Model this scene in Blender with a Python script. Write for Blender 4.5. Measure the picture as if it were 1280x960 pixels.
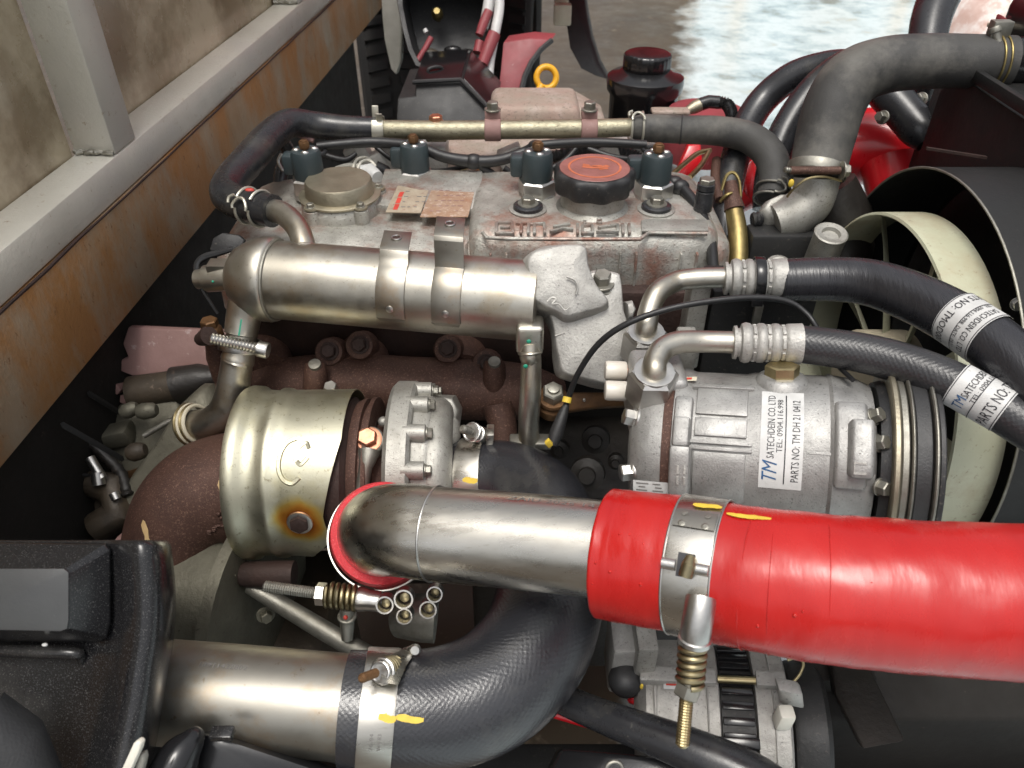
import bpy, bmesh, math, random
from mathutils import Vector, Matrix, noise as mnoise
random.seed(7)
PI = math.pi
for o in list(bpy.data.objects): bpy.data.objects.remove(o)
scene = bpy.context.scene
COL = scene.collection

# ------------------------------------------------------------------ camera
FPX = 967.0                      # focal length in pixels of a 1280-wide picture
PITCH = math.radians(38.0)
CAM = Vector((0, 0, 0.37))       # z = 0 is the top of the valve cover
FW = Vector((0, math.cos(PITCH), -math.sin(PITCH)))
UP = Vector((0, math.sin(PITCH), math.cos(PITCH)))
RT = Vector((1, 0, 0))
cd = bpy.data.cameras.new('camera'); cam = bpy.data.objects.new('camera', cd); COL.objects.link(cam)
cam.location = CAM; cam.rotation_euler = (PI / 2 - PITCH, 0, 0)
cd.sensor_width = 36.0; cd.lens = 36.0 * FPX / 1280.0
cd.clip_start = 0.01; cd.clip_end = 200
cd.dof.use_dof = True; cd.dof.focus_distance = 0.66; cd.dof.aperture_fstop = 13.0
scene.camera = cam

# ------------------------------------------------------------------ light
SUN_EL, SUN_AZ = math.radians(73), math.radians(195)   # azimuth from +Y, clockwise
w = bpy.data.worlds.new('World'); scene.world = w; w.use_nodes = True
nt = w.node_tree; bg = nt.nodes['Background']
sky = nt.nodes.new('ShaderNodeTexSky'); sky.sky_type = 'NISHITA'; sky.sun_disc = False
sky.sun_elevation = SUN_EL; sky.sun_rotation = SUN_AZ; sky.dust_density = 6.0; sky.air_density = 1.0; sky.ozone_density = 1.0
hs = nt.nodes.new('ShaderNodeHueSaturation'); hs.inputs['Saturation'].default_value = 0.22
nt.links.new(sky.outputs[0], hs.inputs['Color']); nt.links.new(hs.outputs[0], bg.inputs['Color'])
bg.inputs['Strength'].default_value = 0.15
sd = bpy.data.lights.new('sun', 'SUN'); sd.energy = 1.15; sd.angle = math.radians(20); sd.color = (1.0, 0.95, 0.86)
sun = bpy.data.objects.new('sun', sd); COL.objects.link(sun)
sdir = Vector((math.sin(SUN_AZ) * math.cos(SUN_EL), math.cos(SUN_AZ) * math.cos(SUN_EL), math.sin(SUN_EL)))
sun.rotation_euler = (-sdir).to_track_quat('-Z', 'Y').to_euler()
vs = scene.view_settings
vs.view_transform = 'Standard'; vs.look = 'None'; vs.gamma = 1.0; vs.use_curve_mapping = False
vs.exposure = 0.38

# ------------------------------------------------------------------ picture to place
def P(px, py, d):
    return CAM + d * (FW + (px - 640) / FPX * RT + (480 - py) / FPX * UP)
def ray(px, py): return FW + (px - 640) / FPX * RT + (480 - py) / FPX * UP
def PZ(px, py, z): r = ray(px, py); return CAM + r * ((z - CAM.z) / r.z)
def PY(px, py, y): r = ray(px, py); return CAM + r * (y / r.y)
def PX(px, py, x): r = ray(px, py); return CAM + r * (x / r.x)
def dep(p): return (Vector(p) - CAM).dot(FW)
def mm(rpx, d): return rpx * d / FPX
V = Vector

# ------------------------------------------------------------------ materials
MATS = {}
def M(name, col, col2=None, ns=25.0, rough=0.5, rough2=None, metal=0.0, bump=0.0, bs=220.0, speck=None, sps=90.0, spt=0.62,
      coat=0.0, weave=None, wd=0.3, stretch=None, spec=0.5, trans=0.0, spread=0.22, patch=None, ps=8.0, pt=0.5, sss=0.0):
    m = bpy.data.materials.new(name); m.use_nodes = True; t = m.node_tree; L = t.links.new
    b = t.nodes['Principled BSDF']
    tc = t.nodes.new('ShaderNodeTexCoord'); src = tc.outputs['Object']
    oi = t.nodes.new('ShaderNodeObjectInfo'); ad = t.nodes.new('ShaderNodeVectorMath'); ad.operation = 'ADD'
    L(src, ad.inputs[0]); L(oi.outputs['Random'], ad.inputs[1]); src = ad.outputs[0]
    if stretch:
        mp = t.nodes.new('ShaderNodeMapping'); mp.inputs['Scale'].default_value = stretch; L(src, mp.inputs[0]); src = mp.outputs[0]
    def noise(s, det=5.0, ro=0.6):
        n = t.nodes.new('ShaderNodeTexNoise'); n.inputs['Scale'].default_value = s; n.inputs['Detail'].default_value = det
        n.inputs['Roughness'].default_value = ro; L(src, n.inputs['Vector']); return n.outputs['Fac']
    def ramp(f, a, c):
        r = t.nodes.new('ShaderNodeMapRange'); r.inputs['From Min'].default_value = a; r.inputs['From Max'].default_value = c
        L(f, r.inputs['Value']); return r.outputs[0]
    def mix(f, a, c):
        x = t.nodes.new('ShaderNodeMix'); x.data_type = 'RGBA'; L(f, x.inputs['Factor'])
        for i, q in ((6, a), (7, c)):
            if isinstance(q, tuple): x.inputs[i].default_value = (*q, 1)
            else: L(q, x.inputs[i])
        return x.outputs[2]
    c = col; n1 = noise(ns)
    if col2 is None: col2 = tuple(v * 0.72 for v in col)
    c = mix(ramp(n1, 0.5 - spread, 0.5 + spread), col, col2)
    if patch: c = mix(ramp(noise(ps, 6, 0.68), pt - 0.06, pt + 0.10), c, patch)
    if speck: c = mix(ramp(noise(sps, 4, 0.75), spt - .02, spt + 0.09), c, speck)
    L(c, b.inputs['Base Color'])
    r2 = rough2 if rough2 is not None else min(1, rough + 0.14)
    mr = t.nodes.new('ShaderNodeMapRange'); mr.inputs['From Min'].default_value = 0.3; mr.inputs['From Max'].default_value = 0.7
    mr.inputs['To Min'].default_value = rough; mr.inputs['To Max'].default_value = r2
    L(noise(ns * 2.3, 6, 0.7), mr.inputs['Value']); L(mr.outputs[0], b.inputs['Roughness'])
    b.inputs['Metallic'].default_value = metal; b.inputs['Specular IOR Level'].default_value = spec
    if coat: b.inputs['Coat Weight'].default_value = coat; b.inputs['Coat Roughness'].default_value = 0.12
    if trans: b.inputs['Transmission Weight'].default_value = trans
    if sss:
        b.inputs['Subsurface Weight'].default_value = sss; b.inputs['Subsurface Scale'].default_value = 0.004
    h = None
    if bump: h = noise(bs, 4, 0.65)
    if weave:
        uv = t.nodes.new('ShaderNodeSeparateXYZ'); L(tc.outputs['UV'], uv.inputs[0])
        def mth(op, a, c2=None):
            k = t.nodes.new('ShaderNodeMath'); k.operation = op
            for i, q in enumerate((a, c2)):
                if q is None: continue
                if isinstance(q, (int, float)): k.inputs[i].default_value = q
                else: L(q, k.inputs[i])
            return k.outputs[0]
        U = mth('MULTIPLY', uv.outputs[0], weave[0] * 2 * PI); Vv = mth('MULTIPLY', uv.outputs[1], weave[1] * 2 * PI)
        if len(weave) > 2: wv = mth('SINE', mth('ADD', U, Vv))
        else: wv = mth('MULTIPLY', mth('SINE', U), mth('COSINE', Vv))
        wv = mth('MULTIPLY', wv, wd)
        h = wv if h is None else mth('ADD', h, wv)
    if h is not None:
        bp = t.nodes.new('ShaderNodeBump'); bp.inputs['Strength'].default_value = max(bump, 0.25) if weave else bump; bp.inputs['Distance'].default_value = 0.0012
        L(h, bp.inputs['Height']); L(bp.outputs[0], b.inputs['Normal'])
    MATS[name] = m
    return m
M('cast', (.46, .45, .415), (.31, .30, .27), 30, .44, .62, .7, .35, 700, speck=(.16, .15, .135), sps=420, spt=.585, spread=.15)
M('cast_cover', (.56, .55, .505), (.33, .32, .29), 24, .42, .65, .7, .7, 380, speck=(.17, .15, .125), sps=380, spt=.59, patch=(.31, .175, .135), ps=15, pt=.545, spread=.16)  # reddish patch puts the red cab's reflection, with dust, into the colour
M('cast_bright', (.42, .415, .40), (.27, .265, .255), 34, .42, .62, .7, .30, 700, speck=(.14, .14, .135), sps=460, spt=.60, spread=.17)
M('cast_pale', (.50, .49, .46), (.32, .31, .29), 30, .46, .66, .5, .55, 420, speck=(.19, .185, .175), sps=400, spt=.60, spread=.16)
M('cast_pink', (.36, .25, .21), (.30, .27, .22), 30, .6, .8, .25, .5, 300, patch=(.42, .34, .30), ps=26, pt=.55, speck=(.14, .11, .09), sps=220, spt=.585)
M('steel', (.58, .56, .51), (.44, .42, .375), 14, .20, .40, 1.0, .05, 900, stretch=(.4, 3, 3), spread=.16, speck=(.40, .37, .31), sps=180, spt=.62)
M('steel_pipe', (.40, .38, .335), (.28, .265, .23), 11, .32, .52, 1.0, .03, 900, patch=(.34, .28, .21), ps=30, pt=.58, spread=.35, speck=(.20, .14, .09), sps=140, spt=.66)
M('cooler', (.53, .51, .455), (.39, .365, .31), 18, .30, .50, 1.0, .08, 800, patch=(.42, .36, .27), ps=22, pt=.57, spread=.16, speck=(.26, .23, .18), sps=260, spt=.63)
M('tin', (.42, .38, .29), (.30, .27, .20), 40, .42, .55, .9, .3, 400)
M('zinc', (.62, .61, .58), (.45, .44, .42), 60, .28, .42, 1.0, .1, 600)
M('zinc_dull', (.36, .35, .31), (.22, .21, .18), 60, .42, .6, .9, .25, 500)
M('zinc_yellow', (.50, .42, .24), (.34, .28, .15), 80, .32, .45, 1.0, .1, 600)
M('spring', (.38, .32, .19), (.22, .19, .12), 80, .34, .48, 1.0, .1, 600)
M('brass', (.34, .27, .11), (.17, .13, .06), 60, .38, .5, .9, .2, 400)
M('copper', (.60, .30, .19), (.42, .18, .11), 80, .34, .5, .9, .15, 500)
M('rail', (.40, .37, .27), (.26, .24, .17), 60, .38, .6, .85, .5, 420, speck=(.12, .10, .07), sps=260, spt=.6)
M('rubber', (.030, .030, .031), (.020, .020, .021), 30, .42, .58, 0, .25, 600, weave=(40, 260), wd=.10)
M('rubber_smooth', (.024, .025, .028), (.016, .016, .018), 25, .20, .38, 0, .10, 500, patch=(.05, .048, .044), ps=18, pt=.58, speck=(.09, .085, .075), sps=240, spt=.64)
M('rubber_dusty', (.050, .049, .046), (.032, .031, .030), 16, .52, .76, 0, .35, 700, patch=(.095, .09, .08), ps=14, pt=.53, spread=.14)
M('rubber_wrap', (.024, .025, .029), (.016, .016, .019), 25, .13, .26, 0, .1, 500, weave=(60, 230), wd=.15, spec=.75, patch=(.045, .044, .043), ps=12, pt=.58)
M('rubber_knit', (.034, .034, .036), (.022, .022, .024), 25, .24, .36, 0, .1, 500, weave=(22, 230), wd=.22)
M('rubber_crease', (.026, .026, .030), (.016, .016, .019), 25, .22, .36, 0, .5, 60, stretch=(5, .7, .7), spec=.6)
M('wire', (.014, .014, .015), None, 30, .38, .5, 0, .2, 400)
M('matt_black', (.016, .014, .012), (.010, .009, .008), 14, .65, .85, 0, .4, 120, spec=.25, speck=(.06, .05, .04), sps=90, spt=.68)  # plain matt black for pieces that fill dark gaps
M('plastic', (.014, .014, .015), (.009, .009, .010), 20, .17, .28, 0, .03, 900, speck=(.13, .125, .12), sps=1100, spt=.60, patch=(.030, .029, .028), ps=10, pt=.55)
M('plastic_matt', (.022, .022, .023), (.014, .014, .015), 20, .42, .58, 0, .3, 700, speck=(.09, .08, .07), sps=300, spt=.61)
M('plastic_face', (.075, .077, .077), (.048, .049, .050), 12, .26, .40, 0, .1, 500, speck=(.15, .15, .145), sps=160, spt=.70)
M('gloss_black', (.012, .012, .013), (.010, .010, .011), 20, .14, .22, 0, .05, 300)
M('paint_black', (.016, .016, .016), (.011, .011, .011), 18, .45, .65, 0, .3, 260, speck=(.07, .06, .05), sps=260, spt=.62)
M('shroud', (.016, .016, .016), (.011, .011, .011), 12, .42, .60, .0, .2, 200, speck=(.05, .047, .043), sps=260, spt=.65, spec=.35)
M('oily', (.022, .018, .015), (.012, .011, .010), 14, .36, .6, .1, .6, 120, speck=(.08, .06, .045), sps=60, spt=.66)
M('oily_brown', (.075, .055, .035), (.03, .024, .018), 16, .42, .7, .1, .6, 120, speck=(.16, .12, .085), sps=70, spt=.64)
M('gear_case', (.18, .17, .13), (.095, .088, .065), 18, .45, .65, .5, .5, 200, speck=(.05, .04, .03), sps=150, spt=.64)
M('iron', (.092, .045, .032), (.056, .028, .021), 35, .55, .72, .35, .5, 700, speck=(.20, .115, .085), sps=520, spt=.57)
M('iron_dark', (.050, .027, .022), (.028, .017, .014), 30, .55, .75, .3, .7, 300)
M('rust_bracket', (.20, .105, .045), (.085, .045, .022), 55, .42, .6, .6, .4, 300)
M('red_silicone', (.46, .014, .011), (.36, .008, .008), 9, .18, .38, 0, .40, 20, coat=.0, stretch=(2.2, .8, .8), speck=(.58, .06, .05), sps=160, spt=.72)
M('red_drop', (.50, .02, .015), (.45, .015, .012), 20, .03, .05, 0, 0, 200)
M('water', (.9, .9, .9), (.85, .85, .85), 20, .03, .05, 0, 0, 200, trans=.95)
M('red_hem', (.62, .035, .045), (.50, .02, .03), 120, .38, .5, 0, .8, 900, speck=(.85, .25, .26), sps=900, spt=.60)
M('red_paint', (.62, .012, .020), (.54, .010, .016), 20, .25, .36, 0, .05, 100, coat=.4)
M('red_dusty', (.27, .045, .055), (.20, .04, .045), 30, .45, .6, 0, .25, 200, speck=(.55, .42, .42), sps=90, spt=.68)
M('cream', (.52, .53, .40), (.42, .42, .30), 12, .38, .5, 0, .15, 200, patch=(.40, .36, .25), ps=14, pt=.56, speck=(.28, .23, .16), sps=160, spt=.62, spread=.16)
M('cream_dirty', (.48, .41, .30), (.40, .36, .26), 18, .5, .6, 0, .2, 200)
M('boot', (.036, .052, .057), (.026, .037, .041), 40, .40, .52, 0, .25, 400)
M('white_plastic', (.72, .70, .62), (.62, .59, .50), 40, .4, .5, 0, .1, 300)
M('cap_clear', (.62, .59, .53), (.52, .47, .40), 60, .28, .4, 0, .1, 300, sss=.0)
M('clip', (.60, .58, .50), (.46, .44, .37), 60, .36, .5, .7, .1, 300)
M('frame_paint', (.64, .62, .55), (.50, .485, .425), 7, .40, .54, .35, .35, 260, speck=(.36, .29, .21), sps=90, spt=.64, patch=(.55, .53, .48), ps=6, pt=.55)
M('rust_beam', (.33, .275, .205), (.25, .16, .085), 7, .46, .70, .3, .6, 200, speck=(.16, .070, .025), sps=110, spt=.62, patch=(.30, .150, .055), ps=9, pt=.47, spread=.2, stretch=(1, 1.3, .7))
M('panel_brown', (.26, .205, .125), (.16, .115, .068), 5, .20, .36, .0, .12, 40, patch=(.40, .335, .235), ps=6, pt=.50, coat=.35)
M('dip_yellow', (.80, .42, .02), (.70, .33, .015), 40, .35, .45)
M('orange_print', (.55, .16, .07), (.36, .10, .05), 160, .5, .6)
M('label_white', (.62, .62, .61), (.46, .46, .45), 40, .38, .55, 0, .1, 200, speck=(.36, .35, .33), sps=150, spt=.66)
M('label_cream', (.60, .56, .44), (.50, .45, .34), 50, .45, .55, 0, .1, 200)
M('cap_red', (.30, .125, .11), (.19, .08, .068), 50, .35, .5, 0, .2, 300, speck=(.4, .2, .18), sps=140, spt=.68)
M('label_worn', (.40, .29, .21), (.32, .17, .10), 60, .5, .65, .3, .3, 300, speck=(.50, .39, .32), sps=160, spt=.55)
M('label_pale', (.44, .38, .29), (.33, .26, .19), 60, .5, .65, .2, .3, 300, speck=(.30, .20, .15), sps=170, spt=.58)
M('joint', (.26, .28, .28), (.20, .22, .22), 20, .6, .8)
M('ink', (.03, .03, .035), None, 60, .5, .6)
M('ink_grey', (.20, .19, .18), None, 60, .5, .6)
M('ink_blue', (.02, .13, .30), (.03, .05, .12), 200, .5, .6)
M('ink_red', (.60, .06, .04), None, 60, .5, .6)
M('mark_yellow', (.72, .52, .06), (.60, .42, .05), 120, .5, .6)
M('mark_tan', (.55, .40, .20), (.45, .30, .14), 120, .6, .7)
M('mark_green', (.02, .32, .20), None, 60, .5, .6)
M('pink_primer', (.30, .18, .165), (.22, .125, .11), 20, .6, .75, 0, .4, 160, speck=(.42, .33, .31), sps=60, spt=.63)
M('tyre', (.014, .014, .014), (.022, .020, .018), 14, .8, .92, 0, .4, 160, spec=.2)
M('mud', (.13, .095, .06), (.07, .05, .032), 10, .6, .8, 0, .6, 60)
M('grey_cloth', (.22, .215, .19), (.15, .145, .125), 20, .6, .75, 0, .3, 200)
M('pink_rag', (.66, .52, .47), (.50, .32, .26), 9, .7, .85, 0, .4, 70, patch=(.75, .70, .66), ps=11, pt=.5)

def shield_material(hot, hot2):
    """tinned heat shield: pale straw steel, coloured orange and blue by heat round its bolts"""
    m = M('shield', (.60, .58, .45), (.50, .485, .385), 14, .40, .54, 1.0, .10, 500, patch=(.50, .465, .31), ps=12, pt=.55, speck=(.34, .31, .22), sps=180, spt=.60)
    t = m.node_tree; L = t.links.new; b = t.nodes['Principled BSDF']
    old = b.inputs['Base Color'].links[0].from_socket
    g = t.nodes.new('ShaderNodeNewGeometry')
    nz = t.nodes.new('ShaderNodeTexNoise'); nz.inputs['Scale'].default_value = 55
    L(g.outputs['Position'], nz.inputs['Vector'])
    for pos, r0 in ((hot, .0225),):
        d = t.nodes.new('ShaderNodeVectorMath'); d.operation = 'DISTANCE'; L(g.outputs['Position'], d.inputs[0]); d.inputs[1].default_value = pos
        md = t.nodes.new('ShaderNodeMath'); md.operation = 'MULTIPLY_ADD'; L(nz.outputs['Fac'], md.inputs[0]); md.inputs[1].default_value = -.013
        L(d.outputs['Value'], md.inputs[2])
        mr = t.nodes.new('ShaderNodeMapRange'); mr.inputs['From Max'].default_value = r0; L(md.outputs[0], mr.inputs['Value'])
        cr = t.nodes.new('ShaderNodeValToRGB'); e = cr.color_ramp.elements
        e[0].position = 0.10; e[0].color = (.16, .05, .02, 1); e[1].position = 1; e[1].color = (.58, .54, .30, 1)
        for p_, c_ in ((.22, (.42, .12, .02, 1)), (.42, (.66, .30, .05, 1)), (.66, (.66, .48, .13, 1))):
            q = e.new(p_); q.color = c_
        L(mr.outputs[0], cr.inputs[0])
        fr = t.nodes.new('ShaderNodeMapRange'); fr.inputs['From Min'].default_value = r0 * .6; fr.inputs['From Max'].default_value = r0
        fr.inputs['To Min'].default_value = 1; fr.inputs['To Max'].default_value = 0; L(md.outputs[0], fr.inputs['Value'])
        x = t.nodes.new('ShaderNodeMix'); x.data_type = 'RGBA'; L(fr.outputs[0], x.inputs['Factor']); L(old, x.inputs[6]); L(cr.outputs[0], x.inputs[7])
        old = x.outputs[2]
    L(old, b.inputs['Base Color'])

# ------------------------------------------------------------------ things and parts
def thing(name, label, cat, loc=(0, 0, 0), group=None):
    o = bpy.data.objects.new(name, None); COL.objects.link(o); o.location = loc
    o.empty_display_size = 0.02; o['label'] = label; o['category'] = cat
    if group: o['group'] = group
    return o
def org(o):
    p = Vector((0, 0, 0))
    while o is not None: p += o.location; o = o.parent
    return p

class B:
    """collects shapes in place coordinates and links them as ONE mesh object"""
    def __init__(s): s.v = []; s.f = []; s.uv = {}
    def add(s, vs, fs, uvs=None):
        n = len(s.v); s.v += [Vector(p) for p in vs]
        for i, f in enumerate(fs):
            s.f.append(tuple(k + n for k in f))
            if uvs: s.uv[len(s.f) - 1] = uvs[i]
        return s
    def build(s, name, mat, parent=None, bevel=0.0, bseg=2, sharp=38, label=None, kind=None, weld=False):
        me = bpy.data.meshes.new(name); off = org(parent) if parent else Vector((0, 0, 0))
        me.from_pydata([p - off for p in s.v], [], s.f)
        if s.uv:
            ul = me.uv_layers.new(name='UVMap')
            for pi, poly in enumerate(me.polygons):
                q = s.uv.get(pi)
                if q:
                    for k, li in enumerate(poly.loop_indices): ul.data[li].uv = q[k]
        bm = bmesh.new(); bm.from_mesh(me)
        if weld: bmesh.ops.remove_doubles(bm, verts=bm.verts, dist=1e-5)
        bmesh.ops.recalc_face_normals(bm, faces=bm.faces)
        if bevel:
            es = [e for e in bm.edges if len(e.link_faces) == 2 and e.calc_face_angle(0) > 0.5]
            bmesh.ops.bevel(bm, geom=es, offset=bevel, segments=bseg, profile=0.5, affect='EDGES', clamp_overlap=True)
        bm.to_mesh(me); bm.free()
        me.polygons.foreach_set('use_smooth', [True] * len(me.polygons))
        me.set_sharp_from_angle(angle=math.radians(sharp))
        me.materials.append(MATS[mat])
        o = bpy.data.objects.new(name, me); COL.objects.link(o)
        if parent: o.parent = parent
        if label: o['label'] = label
        if kind: o['kind'] = kind
        return o
    def crumple(s, amp, scale, seed=0.0):
        o_ = Vector((seed, seed * .7, -seed))
        s.v = [p + mnoise.noise_vector(p * scale + o_) * amp + mnoise.noise_vector(p * scale * 2.7 + o_) * amp * .4 for p in s.v]; return s
    # ---- shapes
    def loft(s, rings, cap=True, closed=True, uv=None):
        n = len(rings[0]); vs = [p for r in rings for p in r]; fs = []; uvs = [] if uv else None
        for i in range(len(rings) - 1):
            for k in range(n if closed else n - 1):
                k2 = (k + 1) % n
                fs.append((i * n + k, i * n + k2, (i + 1) * n + k2, (i + 1) * n + k))
                if uv: uvs.append(((k / n, uv[i]), ((k + 1) / n, uv[i]), ((k + 1) / n, uv[i + 1]), (k / n, uv[i + 1])))
        if cap:
            fs.append(tuple(range(n - 1, -1, -1))); fs.append(tuple(range((len(rings) - 1) * n, len(rings) * n)))
            if uv: uvs += [tuple((0, 0) for _ in range(n))] * 2
        return s.add(vs, fs, uvs)
    def tube(s, pts, seg=20, cap=True, flat=None):
        """pts: [(Vector, radius)], parallel-transported rings"""
        cs = [Vector(p[0]) for p in pts]; rs = [p[1] for p in pts]; rings = []; uv = [0.0]
        t0 = (cs[1] - cs[0]).normalized(); ref = Vector((0, 0, 1)) if abs(t0.z) < .9 else Vector((1, 0, 0))
        nrm = (ref - t0 * ref.dot(t0)).normalized()
        for i, c in enumerate(cs):
            t = (cs[min(i + 1, len(cs) - 1)] - cs[max(i - 1, 0)]).normalized()
            nrm = (nrm - t * nrm.dot(t)).normalized(); bn = t.cross(nrm)
            rings.append([c + rs[i] * (math.cos(2 * PI * k / seg) * nrm + math.sin(2 * PI * k / seg) * bn) for k in range(seg)])
            if i: uv.append(uv[-1] + (c - cs[i - 1]).length)
        return s.loft(rings, cap, True, uv)
    def lathe(s, base, axis, prof, seg=32, a0=0, a1=2 * PI, cap=True, ref=None):
        ax = Vector(axis).normalized(); e1, e2 = frame(ax, ref); full = abs(a1 - a0 - 2 * PI) < 1e-6
        n = seg if full else seg + 1; rings = []
        for h, r in prof:
            rings.append([Vector(base) + ax * h + r * (math.cos(a0 + (a1 - a0) * k / seg) * e1 + math.sin(a0 + (a1 - a0) * k / seg) * e2) for k in range(n)])
        return s.loft(rings, cap and full, full)
    def box(s, c, ex, ey, ez):
        """c centre, ex/ey/ez half-extent vectors"""
        c, ex, ey, ez = Vector(c), Vector(ex), Vector(ey), Vector(ez); vs = []
        for a in (-1, 1):
            for b_ in (-1, 1):
                for q in (-1, 1): vs.append(c + a * ex + b_ * ey + q * ez)
        return s.add(vs, [(0, 1, 3, 2), (4, 6, 7, 5), (0, 4, 5, 1), (2, 3, 7, 6), (0, 2, 6, 4), (1, 5, 7, 3)])
    def abox(s, x0, x1, y0, y1, z0, z1):
        return s.box(((x0 + x1) / 2, (y0 + y1) / 2, (z0 + z1) / 2), ((x1 - x0) / 2, 0, 0), (0, (y1 - y0) / 2, 0), (0, 0, (z1 - z0) / 2))
    def prism(s, out, vec):
        n = len(out); vs = [Vector(p) for p in out] + [Vector(p) + Vector(vec) for p in out]
        fs = [tuple(range(n - 1, -1, -1)), tuple(range(n, 2 * n))] + [(k, (k + 1) % n, n + (k + 1) % n, n + k) for k in range(n)]
        return s.add(vs, fs)
    def pillow(s, out, vec, rnd=0.35, steps=6, flat=0.0):
        """outline raised along vec with rounded shoulders"""
        out = [Vector(p) for p in out]; c = sum(out, Vector()) / len(out); rings = [[p.copy() for p in out]]
        for k in range(1, steps + 1):
            a = k / steps * PI / 2; sc = 1 - rnd * (1 - math.cos(a)); h = math.sin(a)
            rings.append([c + (p - c) * sc + Vector(vec) * h for p in out])
        rings.append([c + (p - c) * (1 - rnd) * .5 + Vector(vec) * (1 + flat) for p in out])
        return s.loft(rings, True, True)
    def torus(s, c, axis, R, r, seg=40, sub=10, a0=0, a1=2 * PI, ref=None):
        ax = Vector(axis).normalized(); e1, e2 = frame(ax, ref); full = abs(a1 - a0 - 2 * PI) < 1e-6
        n = seg if full else seg + 1; rings = []
        for i in range(n):
            a = a0 + (a1 - a0) * i / seg; d = math.cos(a) * e1 + math.sin(a) * e2
            rings.append([Vector(c) + d * (R + r * math.cos(2 * PI * k / sub)) + ax * r * math.sin(2 * PI * k / sub) for k in range(sub)])
        if full: rings.append(rings[0])
        return s.loft(rings, not full, True)
    def hexa(s, base, axis, r, h, ch=0.12, rot=0.0, n=6, ref=None):
        ax = Vector(axis).normalized(); e1, e2 = frame(ax, ref); rings = []
        for hh, rr in ((0, r), (h * (1 - ch), r), (h, r * .86)):
            rings.append([Vector(base) + ax * hh + rr * (math.cos(rot + 2 * PI * k / n) * e1 + math.sin(rot + 2 * PI * k / n) * e2) for k in range(n)])
        return s.loft(rings)
    def screw(s, a, b_, r, pitch=0.0015, seg=14):
        a, b_ = Vector(a), Vector(b_); ln = (b_ - a).length; n = max(4, int(ln / pitch)); prof = []
        for i in range(n + 1):
            h = ln * i / n; prof += [(h, r)] if i % 2 else [(h, r * .86)]
        prof.append((ln + r * .3, r * .6))
        return s.lathe(a, b_ - a, prof, seg)
    def coil(s, a, b_, R, r, turns, seg=8):
        a, b_ = Vector(a), Vector(b_); ax = (b_ - a).normalized(); e1, e2 = frame(ax); n = int(turns * 18); pts = []
        for i in range(n + 1):
            q = 2 * PI * turns * i / n
            pts.append((a + (b_ - a) * i / n + R * (math.cos(q) * e1 + math.sin(q) * e2), r))
        return s.tube(pts, seg)
    def sphere(s, c, r, seg=16, sc=(1, 1, 1)):
        rings = []
        for i in range(1, 10):
            a = PI * i / 10; rings.append([Vector(c) + Vector((r * sc[0] * math.sin(a) * math.cos(2 * PI * k / seg), r * sc[1] * math.sin(a) * math.sin(2 * PI * k / seg), r * sc[2] * math.cos(a))) for k in range(seg)])
        return s.loft(rings)
def frame(ax, ref=None):
    ax = Vector(ax).normalized()
    if ref is None: ref = Vector((0, 0, 1)) if abs(ax.z) < .9 else Vector((0, -1, 0))
    ref = Vector(ref); e1 = (ref - ax * ref.dot(ax)).normalized()
    return e1, ax.cross(e1)
def closed(pts, n=4):
    """smooth closed outline through 2-D points"""
    out = []; m = len(pts)
    for i in range(m):
        a, b_, c, d = pts[i - 1], pts[i], pts[(i + 1) % m], pts[(i + 2) % m]
        for k in range(n):
            t = k / n; t2, t3 = t * t, t * t * t; w4 = (-.5 * t3 + t2 - .5 * t, 1.5 * t3 - 2.5 * t2 + 1, -1.5 * t3 + 2 * t2 + .5 * t, .5 * t3 - .5 * t2)
            out.append(tuple(sum(q[j] * w_ for q, w_ in zip((a, b_, c, d), w4)) for j in (0, 1)))
    return out
def spl(pts, n=10):
    """Catmull-Rom through [(Vector, r)]"""
    out = []; m = len(pts)
    for i in range(m - 1):
        a, b_, c, d = pts[max(i - 1, 0)], pts[i], pts[i + 1], pts[min(i + 2, m - 1)]
        for k in range(n):
            t = k / n; t2, t3 = t * t, t * t * t
            w4 = (-.5 * t3 + t2 - .5 * t, 1.5 * t3 - 2.5 * t2 + 1, -1.5 * t3 + 2 * t2 + .5 * t, .5 * t3 - .5 * t2)
            out.append((sum((Vector(q[0]) * w_ for q, w_ in zip((a, b_, c, d), w4)), Vector()), sum(q[1] * w_ for q, w_ in zip((a, b_, c, d), w4))))
    out.append((Vector(pts[-1][0]), pts[-1][1])); return out
def PR(lst):
    """[(px, py, depth, radius px)] to [(point, radius in metres)]"""
    return [(P(a, b_, d), mm(r, d)) for a, b_, d, r in lst]
def hose_path(lst, n=10): return spl(PR(lst), n)
def at(path, t):
    """centre, direction, radius at fraction t of a sampled path"""
    k = min(int(t * (len(path) - 1)), len(path) - 2); f = t * (len(path) - 1) - k
    a, b_ = path[k], path[k + 1]
    p0, p1 = path[max(k - 1, 0)][0], path[min(k + 2, len(path) - 1)][0]
    return a[0].lerp(b_[0], f), (p1 - p0).normalized(), a[1] + (b_[1] - a[1]) * f
def bolt(parent, p, axis, r, h, mat='zinc', wr=1.5, name='bolt', wmat=None):
    ax = Vector(axis).normalized(); b = B()
    if wr: b.lathe(Vector(p), ax, [(0, r * wr), (h * .18, r * wr), (h * .22, r * wr * .95), (h * .22, r * .5)], 20)
    b.hexa(Vector(p) + ax * h * .15, ax, r, h, rot=random.random())
    return b.build(name, mat, parent, sharp=30)
def band(b, c, ax, r, wdt, th=0.0009, seg=48, a0=0, a1=2 * PI, ref=None):
    h = wdt / 2
    return b.lathe(Vector(c), ax, [(-h, r), (-h, r + th), (-h * .86, r + th * 1.25), (h * .86, r + th * 1.25), (h, r + th), (h, r), (-h, r)], seg, a0, a1, False, ref)
TXT = {}
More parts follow.
